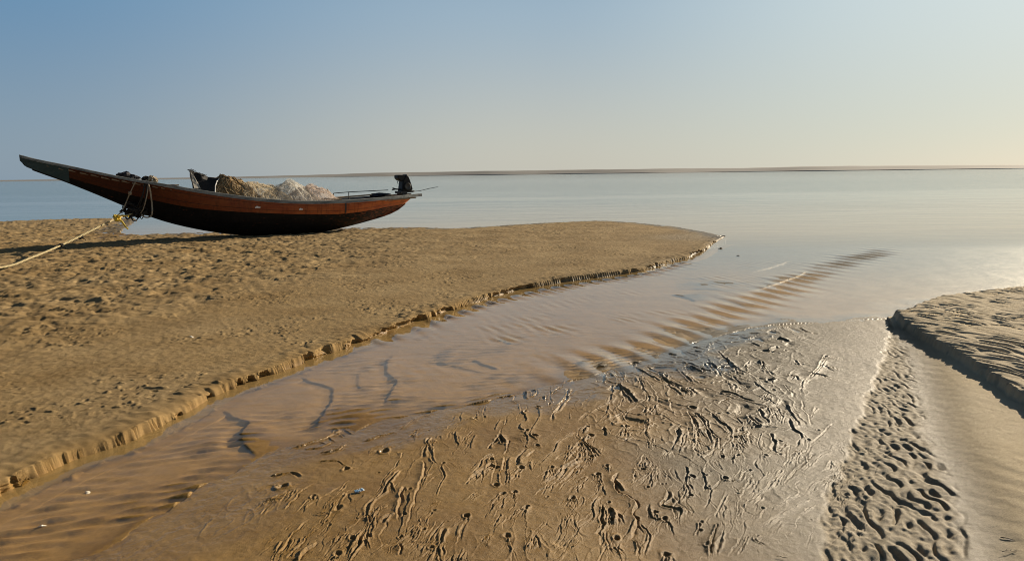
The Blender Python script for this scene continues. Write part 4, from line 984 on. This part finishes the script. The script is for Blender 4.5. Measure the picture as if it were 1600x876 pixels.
pale2 = cloth_mat('pale_strand', (.88, .86, .80), (.78, .75, .69), 5, .62, .3, .25)
rose = cloth_mat('rose_net', (.82, .73, .66), (.74, .64, .57), 4, .62, .6, .55)
rose2 = cloth_mat('rose_strand', (.82, .72, .64), (.68, .59, .53), 5, .62, .3, .25)
HEAPS = 'nets heaped in the boat'
net_heap('fishing_net', [(330, 302), (337, 285), (345, 278.5), (356, 276.5), (366, 278.5), (376, 284), (388, 293), (402, 306)], .44, (straw, straw2), 'tangle of straw-brown netting next to the black tarpaulin in the boat', 'net', 31, 420, .009, HEAPS)
net_heap('fishing_net', [(366, 304), (376, 288), (386, 284), (396, 287), (404, 286.5), (414, 289.5), (426, 293), (440, 300), (458, 312)], .50, (cream, cream2), 'cream-coloured net in thick swags between the straw-brown tangle and white net', 'net', 32, 300, .0042, HEAPS)
net_heap('fishing_net', [(408, 309), (420, 297), (432, 292), (442, 290), (450, 284.5), (457, 282.5), (464, 286), (474, 293), (488, 303), (500, 313)], .50, (pale, pale2), 'whitish net piled to a rounded peak amidships in the boat', 'net', 33, 300, .0042, HEAPS)
net_heap('fishing_net', [(446, 312), (460, 300), (474, 293.5), (484, 291.5), (495, 294.5), (505, 295), (514, 301), (522, 308), (530, 314)], .48, (rose, rose2), 'low pinkish-grey net heap nearest the stern deck of the boat', 'net', 34, 260, .0042, HEAPS)

def tent(name, spine, w, mat_out, mat_in, label, cat, seed):
    """sheet draped over a ridge, its bow end open so that the lining shows"""
    P = [bl(a, b) for a, b in spine]; base = lambda x: sheer(x + X0) - .07
    o0 = Vector((P[len(P) // 2].x, 0, base(P[len(P) // 2].x))); root = empty(name, wld(o0), YAW); tag(root, label, cat)
    xs = np.linspace(P[0].x, P[-1].x, 22); rows, rin = [], []
    for i, x in enumerate(xs):
        top = float(np.interp(x, [p.x for p in P], [p.z for p in P])); b0 = base(x); r_, q_ = [], []
        for v in np.linspace(-1, 1, 17):
            f = (1 - abs(v) ** 1.25)
            yy_ = w * v * (.5 + .5 * abs(v)) * (.85 + .15 * i / 21)
            p = Vector((x + .14 * (1 - f) * (1 - i / 21), yy_, b0 + (top - b0) * f)) - o0
            p += Vector((.03 * gn1(x * 7, v * 4, seed), .05 * gn1(x * 6, v * 3, seed + 1) * f, .035 * gn1(x * 9 + 3, v * 2.5, seed + 2) * f))
            r_.append(p); q_.append(p - Vector((0, .012 * (1 if v > 0 else -1), .012)))
        rows.append(r_); rin.append(q_)
    V, Fc = loft(rows); mesh_obj('cover', V, Fc, mat_out, root, True)
    V, Fc = loft(rin); mesh_obj('lining', V, [f[::-1] for f in Fc], mat_in, root, True)
    return root, o0
tarp_out = cloth_mat('black_tarpaulin', (.006, .006, .006), (.012, .011, .011), 6, .0, .5)
tarp_in = cloth_mat('pale_lining', (.50, .47, .40), (.36, .33, .28), 6, .1, .5)
tp, o0 = tent('tarpaulin', [(295, 266), (300, 267), (305, 269.5), (312, 270.5), (322, 274.5), (333, 277), (344, 279), (350, 284)], .40, tarp_out, tarp_in, 'black tarpaulin rising to a ragged peak ahead of the nets, pale lining showing', 'tarpaulin', 51)
m2 = MB(); m2.tube([bl(344, 278, .05) - o0, bl(339, 283, .22) - o0, bl(336.5, 290, .34) - o0, bl(336, 300, .40) - o0], .012, 5); m2.build('cord', white_bits, tp)
m2 = MB(); r = random.Random(3)
for k in range(26):                                   # frayed top edge
    a = r.uniform(295, 320); p = bl(a, float(np.interp(a, [295, 305, 320], [266, 270, 274.5])), r.uniform(-.05, .05)) - o0
    m2.tube([p - Vector((0, 0, .03)), p + Vector((r.gauss(0, .02), r.gauss(0, .02), .02)), p + Vector((r.gauss(0, .05), r.gauss(0, .03), r.uniform(.0, .035)))], .007, 3)
m2.build('frayed_edge', tarp_out, tp)
rows = []
for i in range(9):                                    # turned-back corner of the pale inner side
    t_ = i / 8; a_, b_ = 297.5 + 4.5 * t_ + 2 * t_ * t_, 270 + 24 * t_; w_ = 3 + 9 * t_ * (1.25 - .5 * t_)
    rows.append([bl(a_ + w_ * k / 5, b_ + .8 * k / 5 + .5 * gn1(i * .7, k * .6, 52), .06 + .42 * t_ + .03 * gn1(i * .8, k * .9, 53) + .02 * k / 5) - o0 for k in range(6)])
m2 = MB(); V, Fc = loft(rows); m2.put((V, Fc)); V, Fc = loft([[p + Vector((0, .008, 0)) for p in r_] for r_ in rows]); m2.put((V, [f[::-1] for f in Fc]))
m2.build('turned_corner', tarp_in, tp, True)
def lumps(name, blobs, mat, seed, label, cat):
    """crumpled bundle: overlapping soft lumps joined in one skin"""
    c0 = bl(*blobs[0][:2], 0); c0.z = sheer(c0.x + X0) + .0
    rows_all = MB()
    for a, b, rx, rz in blobs:
        c = bl(a, b, 0) - c0; rows = []
        for i, ph in enumerate(np.linspace(-math.pi / 2, math.pi / 2, 9)):
            rows.append([c + Vector((rx * math.cos(ph) * math.cos(t_), rx * .8 * math.cos(ph) * math.sin(t_), rz * math.sin(ph))) * (1 + .45 * gn1(3 * math.cos(t_) + a, 3 * math.sin(t_) + 2.2 * ph, seed)) for t_ in np.linspace(0, 6.2832, 15)[:-1]])
        rows_all.put(loft(rows, True, True))
    o = rows_all.build(name, mat, None, False); o.matrix_world = MW @ Matrix.Translation(c0); tag(o, label, cat); return o
dk_cloth = cloth_mat('dark_cloth', (.022, .022, .035), (.012, .012, .018), 9, 0, .6)
lumps('cloth_bundle', [(195, 273.5, .12, .065), (188, 273, .09, .04), (205, 276.5, .11, .055), (212, 278, .10, .045), (198, 271, .05, .05)], dk_cloth, 61, 'dark crumpled cloth lying on the prow of the boat forward of the rope knot', 'cloth')
lumps('folded_sheet', [(594, 304.5, .20, .055), (586, 305, .16, .05), (603, 304.5, .16, .045)], dk_cloth, 62, 'flat dark folded sheet on the stern deck just forward of the engine', 'sheet')

# ---- ropes at the bow
rope_y = cloth_mat('yellow_rope', (.56, .47, .27), (.46, .38, .21), 12, .05, .9)
rope_b = cloth_mat('bright_yellow_cord', (.75, .55, .06), (.62, .44, .05), 12, .05, .62)
rope_p = cloth_mat('pale_rope', (.46, .38, .27), (.33, .27, .19), 12, .05, .8)
rope_k = cloth_mat('black_rope', (.016, .014, .012), (.03, .026, .022), 12, 0, .8)
def rope_pts(pts, k=6, sag=0): return [Vector(p) for p in spline(np.array([tuple(p) for p in pts]), k)]
def strand_rope(mb, P, r, turns=18.0):
    """laid rope: three strands twisted round each other"""
    L = [0]
    for i in range(1, len(P)): L.append(L[-1] + (P[i] - P[i - 1]).length)
    n = max(12, int(L[-1] / (r * 1.6))); n = min(n, 420)
    S_ = np.linspace(0, L[-1], n); Q = [Vector([float(np.interp(s, L, [p[c] for p in P])) for c in range(3)]) for s in S_]
    for k in range(3):
        pts = []
        for i, q in enumerate(Q):
            d = (Q[min(i + 1, n - 1)] - Q[max(i - 1, 0)]).normalized(); a = d.cross(Vector((0, 0, 1))); a = a.normalized() if a.length > .01 else Vector((1, 0, 0)); b = d.cross(a)
            ph = S_[i] / r * 1.05 + k * 2.094
            pts.append(q + (a * math.cos(ph) + b * math.sin(ph)) * r * .52)
        mb.tube(pts, r * .56, 5)
    return mb
def knot(mb, c, r, seed, n=3, th=.012):
    q = random.Random(seed)
    for k in range(n):
        ax = Vector((q.gauss(0, 1), q.gauss(0, 1), q.gauss(0, 1))).normalized(); b = ax.orthogonal().normalized(); c2 = ax.cross(b)
        mb.tube([c + (b * math.cos(t_) + c2 * math.sin(t_)) * r * (1 + .25 * math.sin(3 * t_ + k)) + ax * r * .3 * math.sin(2 * t_) for t_ in np.linspace(0, 6.6, 16)], th, 5)
    return mb
K0 = wld(bl(206, 334, .30))
A1 = at_depth(172, 346, K0.y - 1.2); A2 = at_depth(100, 381, 13.4); A3 = at_depth(50, 402, 12.2); A4 = at_depth(0, 418, 11.2)
gx_, gy_ = ground(-150, 470); A5 = Vector((gx_ , gy_ + .3, .35)); A6 = Vector((gx_ - 1.2, gy_ - .4, .0))
mr = empty('mooring_rope', A6)
tag(mr, 'thick pale yellow mooring rope stretched from under the prow down to the lower left', 'rope')
m2 = MB(); strand_rope(m2, rope_pts([p - A6 for p in (K0, A1, A2, A3, A4, A5, A6)], 8), .021); m2.build('line', rope_y, mr)
for (a, b, c_) in ((126, 370.5, .55), (95, 383.5, .72)):
    f = at_depth(a, b, float(np.interp(a, [0, 50, 100, 172], [11.2, 12.2, 13.4, A1.y]))) - A6; m2 = MB(); knot(m2, f, .035, int(a), 3, .012)
    m2.tube([f, f + Vector((.06, -.04, -.02)), f + Vector((.13, -.05, -.05))], .008, 4); m2.build('knot', rope_k, mr)
f = A1 - A6; m2 = MB(); knot(m2, f + Vector((.15, 0, .07)), .06, 5, 5, .018)
m2.tube(rope_pts([f + Vector((.15, 0, .06)), f + Vector((.26, -.03, .0)), f + Vector((.33, -.04, -.10)), f + Vector((.38, -.03, -.16))]), .018, 5); m2.tube([f + Vector((.18, 0, .10)), f + Vector((.28, -.02, .13)), f + Vector((.40, 0, .10))], .016, 5); m2.build('tail', rope_b, mr)
B0, B1, B2, B3 = wld(bl(213, 281, .44)), wld(bl(203, 302, .47)), wld(bl(190, 330, .45)), A1 + Vector((0, 0, .01))
bl_root = empty('bow_line', B0); tag(bl_root, 'thin pale line running from the prow rail down to the mooring rope', 'rope')
m2 = MB(); strand_rope(m2, rope_pts([p - B0 for p in (B0, B1, B2, B3)], 6), .013); m2.build('line', rope_p, bl_root)
m2 = MB(); knot(m2, B1 - B0, .03, 8, 4, .011); m2.build('knot', rope_p, bl_root); m2 = MB(); knot(m2, B2 - B0, .03, 9, 3, .012); m2.build('knot', rope_k, bl_root)
C0 = wld(bl(236, 285, .46)); lr = empty('rope_loop', C0); tag(lr, 'pale rope knotted over the gunwale and hanging in a long loop beside the bow', 'rope')
m2 = MB(); m2.tube(rope_pts([wld(bl(a, b, o_)) - C0 for a, b, o_ in ((231, 283, .40), (232.5, 289, .54), (235, 300, .56), (237.5, 320, .55), (237.5, 334, .62), (233, 339, .45), (226, 339, .4), (221, 335, .36))]), .017, 6)
m2.tube(rope_pts([wld(bl(a, b, o_)) - C0 for a, b, o_ in ((232, 284, .42), (231, 296, .56), (228, 312, .54), (224, 326, .44), (220, 333, .34))]), .012, 6); m2.build('hanging_loop', rope_p, lr)
m2 = MB(); knot(m2, wld(bl(238, 282, .36)) - C0, .085, 11, 8, .020); m2.build('knot', rope_p, lr)
D0 = wld(bl(211, 330, .2)); tg = empty('rope_tangle', D0); tag(tg, 'black tangle of old rope and rags hanging under the prow', 'rope')
m2 = MB(); q = random.Random(12)
for k in range(22):
    c_ = wld(bl(q.uniform(202, 222), q.uniform(325, 336), q.uniform(.0, .35))) - D0; knot(m2, c_, q.uniform(.05, .12), 100 + k, 2, q.uniform(.010, .020))
for a in (204, 207, 211, 216, 220, 223):
    m2.tube(rope_pts([wld(bl(a, 332, .2)) - D0, wld(bl(a + q.uniform(-2, 3), 337, .2)) - D0, wld(bl(a + q.uniform(-3, 5), q.uniform(338, 343), .2)) - D0]), .010, 4)
m2.build('tangle', rope_k, tg)
m2 = MB()
for a, b in ((228, 212), (226, 216), (230, 221), (205, 204)):
    y0 = 284 if a > 210 else 318
    m2.tube(rope_pts([wld(bl(a, y0, .44)) - D0, wld(bl((a + b) / 2 + 2, (y0 + 328) / 2, .52 if a > 210 else .25)) - D0, wld(bl(b, 328, .25)) - D0]), .014, 5)
m2.build('lashing', rope_k, tg)
m2 = MB(); k0 = wld(bl(228, 281, .30)); knot(m2, k0 - D0, .065, 77, 7, .018); m2.build('knot', rope_k, tg)
# ------------------------------------------------------------------ small things on the sand
def zat(x, y):
    r_, a = math.hypot(x, y), math.atan2(x, y)
    return float(z[min(np.searchsorted(rad, r_), len(rad) - 1), min(np.searchsorted(ang, a), len(ang) - 1)])
def spot(px, py):
    x, y = ground(px, py); zz = zat(x, y); x, y = ground(px, py, zz); return Vector((x, y, zat(x, y)))
def pebble(name, px, py, dims, mat, seed, label, cat, sink=.25, rz=0, group=None):
    c = spot(px, py); rows = []
    for ph in np.linspace(-math.pi / 2, math.pi / 2, 12):
        rows.append([Vector((dims[0] * math.cos(ph) * math.cos(t_), dims[1] * math.cos(ph) * math.sin(t_), dims[2] * math.sin(ph))) * (1 + .35 * gn1(1.7 * math.cos(t_) * math.cos(ph) + seed, 1.7 * math.sin(t_) * math.cos(ph) + ph, seed)) for t_ in np.linspace(0, 6.2832, 19)[:-1]])
    V, Fc = loft(rows, True, True); o = mesh_obj(name, V, Fc, mat, None, True); o.location = c + Vector((0, 0, dims[2] * (1 - 2 * sink))); o.rotation_euler = (0, 0, rz); tag(o, label, cat, group); return o
stone_m = worn('dark_clod', (.05, .042, .035), (.10, .085, .07), 14, .8, .8)
shell_m = worn('shell_white', (.72, .68, .60), (.80, .77, .70), 40, .45, .2)
pebble('clod', 1126, 391, (.055, .045, .04), stone_m, 3, 'dark round clod of mud in the shallow water off the tip of the sandbank', 'clod')
pebble('clod', 1153, 401.5, (.03, .026, .022), stone_m, 5, 'smaller dark clod of mud in the shallows right of the bigger one', 'clod')
def shell(px, py, s, rz, label):
    """half of a small clam, ribbed fan, hollow side down"""
    c = spot(px, py); rows = []
    for i, r_ in enumerate(np.linspace(.05, 1, 9)):
        row = []
        for j, a in enumerate(np.linspace(-1.15, 1.15, 25)):
            rib = 1 + .05 * math.cos(j * 2.1)
            row.append(Vector((s * r_ * math.cos(a) * rib - s * .5, s * r_ * math.sin(a) * rib, s * .42 * (1 - r_ ** 2.2) * math.cos(a * .9) + s * .06)))
        rows.append(row)
    top = MB().put(loft(rows)); V, Fc = loft([[p - Vector((0, 0, s * .05)) for p in r_] for r_ in rows]); top.put((V, [f[::-1] for f in Fc]))
    o = top.build('seashell', shell_m, None, True); o.location = c; o.rotation_euler = (.1, .1, rz); tag(o, label, 'shell', 'shells on the sand')
shell(137, 768, .022, .4, 'white shell in the stream at far left, closer to the scarp')
shell(66, 823, .024, 1.9, 'white shell in the stream in the lower left corner')
shell(299, 527, .03, 1.2, 'white shell on the smooth part of the left sandbank')
# scrap of blue-white plastic
scrap_m, t, out = new_mat('blue_white_plastic')
tc = node(t, 'ShaderNodeTexCoord').outputs['Object']; n1 = noise_tex(t, tc, 60, 3, .6)
b = node(t, 'ShaderNodeBsdfPrincipled', {'Base Color': mixc(t, ramp(t, n1, .42, .56), (.30, .50, .68), (.78, .82, .86)), 'Roughness': .35}); t.links.new(b.outputs[0], out.inputs[0])
c = spot(561, 768); rows = []
for i in range(14):
    rows.append([Vector(((i / 13 - .5) * .046 * (1 + .3 * gn1(i * .4, 0, 21)), (j / 9 - .5) * .026 * (1 + .5 * gn1(i * .5, 1, 22)), .004 + .012 * abs(gn1(i * .42, j * .5, 23)) + .006 * abs(gn1(i * .9, j * .9, 24)))) for j in range(10)])
mb_ = MB(); V, Fc = loft(rows); mb_.put((V, Fc)); V, Fc = loft([[p - Vector((0, 0, .0012)) for p in r_] for r_ in rows]); mb_.put((V, [f[::-1] for f in Fc]))
o = mb_.build('plastic_scrap', scrap_m, None, False); o.location = c; o.rotation_euler = (0, 0, .5); tag(o, 'crumpled scrap of pale blue and white plastic lying on the wet sand', 'litter')
# leaf and twigs
leaf_m = worn('dead_leaf', (.035, .024, .016), (.07, .045, .028), 60, .7, .4)
c = spot(1578, 841); rows = []
for i in range(12):
    t_ = i / 11; w_ = .0065 * math.sin(math.pi * (.04 + .94 * t_)) ** .8
    rows.append([Vector(((t_ - .5) * .062, w_ * v, .0022 + .0016 * v * v + .001 * math.sin(3 * t_))) for v in (-1, -.6, -.2, .2, .6, 1)])
mb_ = MB(); V, Fc = loft(rows); mb_.put((V, Fc)); V, Fc = loft([[p - Vector((0, 0, .0012)) for p in r_] for r_ in rows]); mb_.put((V, [f[::-1] for f in Fc])); mb_.tube([(.031, 0, .005), (.040, .001, .004)], .0012, 5)
o = mb_.build('leaf', leaf_m, None, True); o.location = c - Vector((0, 0, .002)); o.rotation_euler = (0, 0, -.75); tag(o, 'narrow dark dead leaf on the smooth sand at the lower right', 'leaf')
def twig(px, py, L, rz, label, seed):
    c = spot(px, py); m_ = MB(); q = random.Random(seed)
    P = [Vector(((k / 7 - .5) * L, .04 * L * q.gauss(0, 1), .004 + .002 * q.random())) for k in range(8)]
    m_.tube(P, L * .022, 5, lambda t: 1 - .5 * t)
    for k in (2, 4, 5):
        s_ = q.choice((-1, 1)); m_.tube([P[k], P[k] + Vector((L * .10, s_ * L * .09, .003)), P[k] + Vector((L * .17, s_ * L * .13, .001))], L * .016, 4, lambda t: 1 - .5 * t)
    o = m_.build('twig', leaf_m, None); o.location = c; o.rotation_euler = (0, 0, rz); tag(o, label, 'twig')
twig(1577, 862, .058, .05, 'small dark forked twig on the smooth sand below the dead leaf', 4)
twig(503, 802, .050, -.1, 'short black twig among the rills left of the plastic scrap', 6)
twig(1222, 871, .040, -.35, 'thin dark twig beside the rippled belt at the bottom', 9)
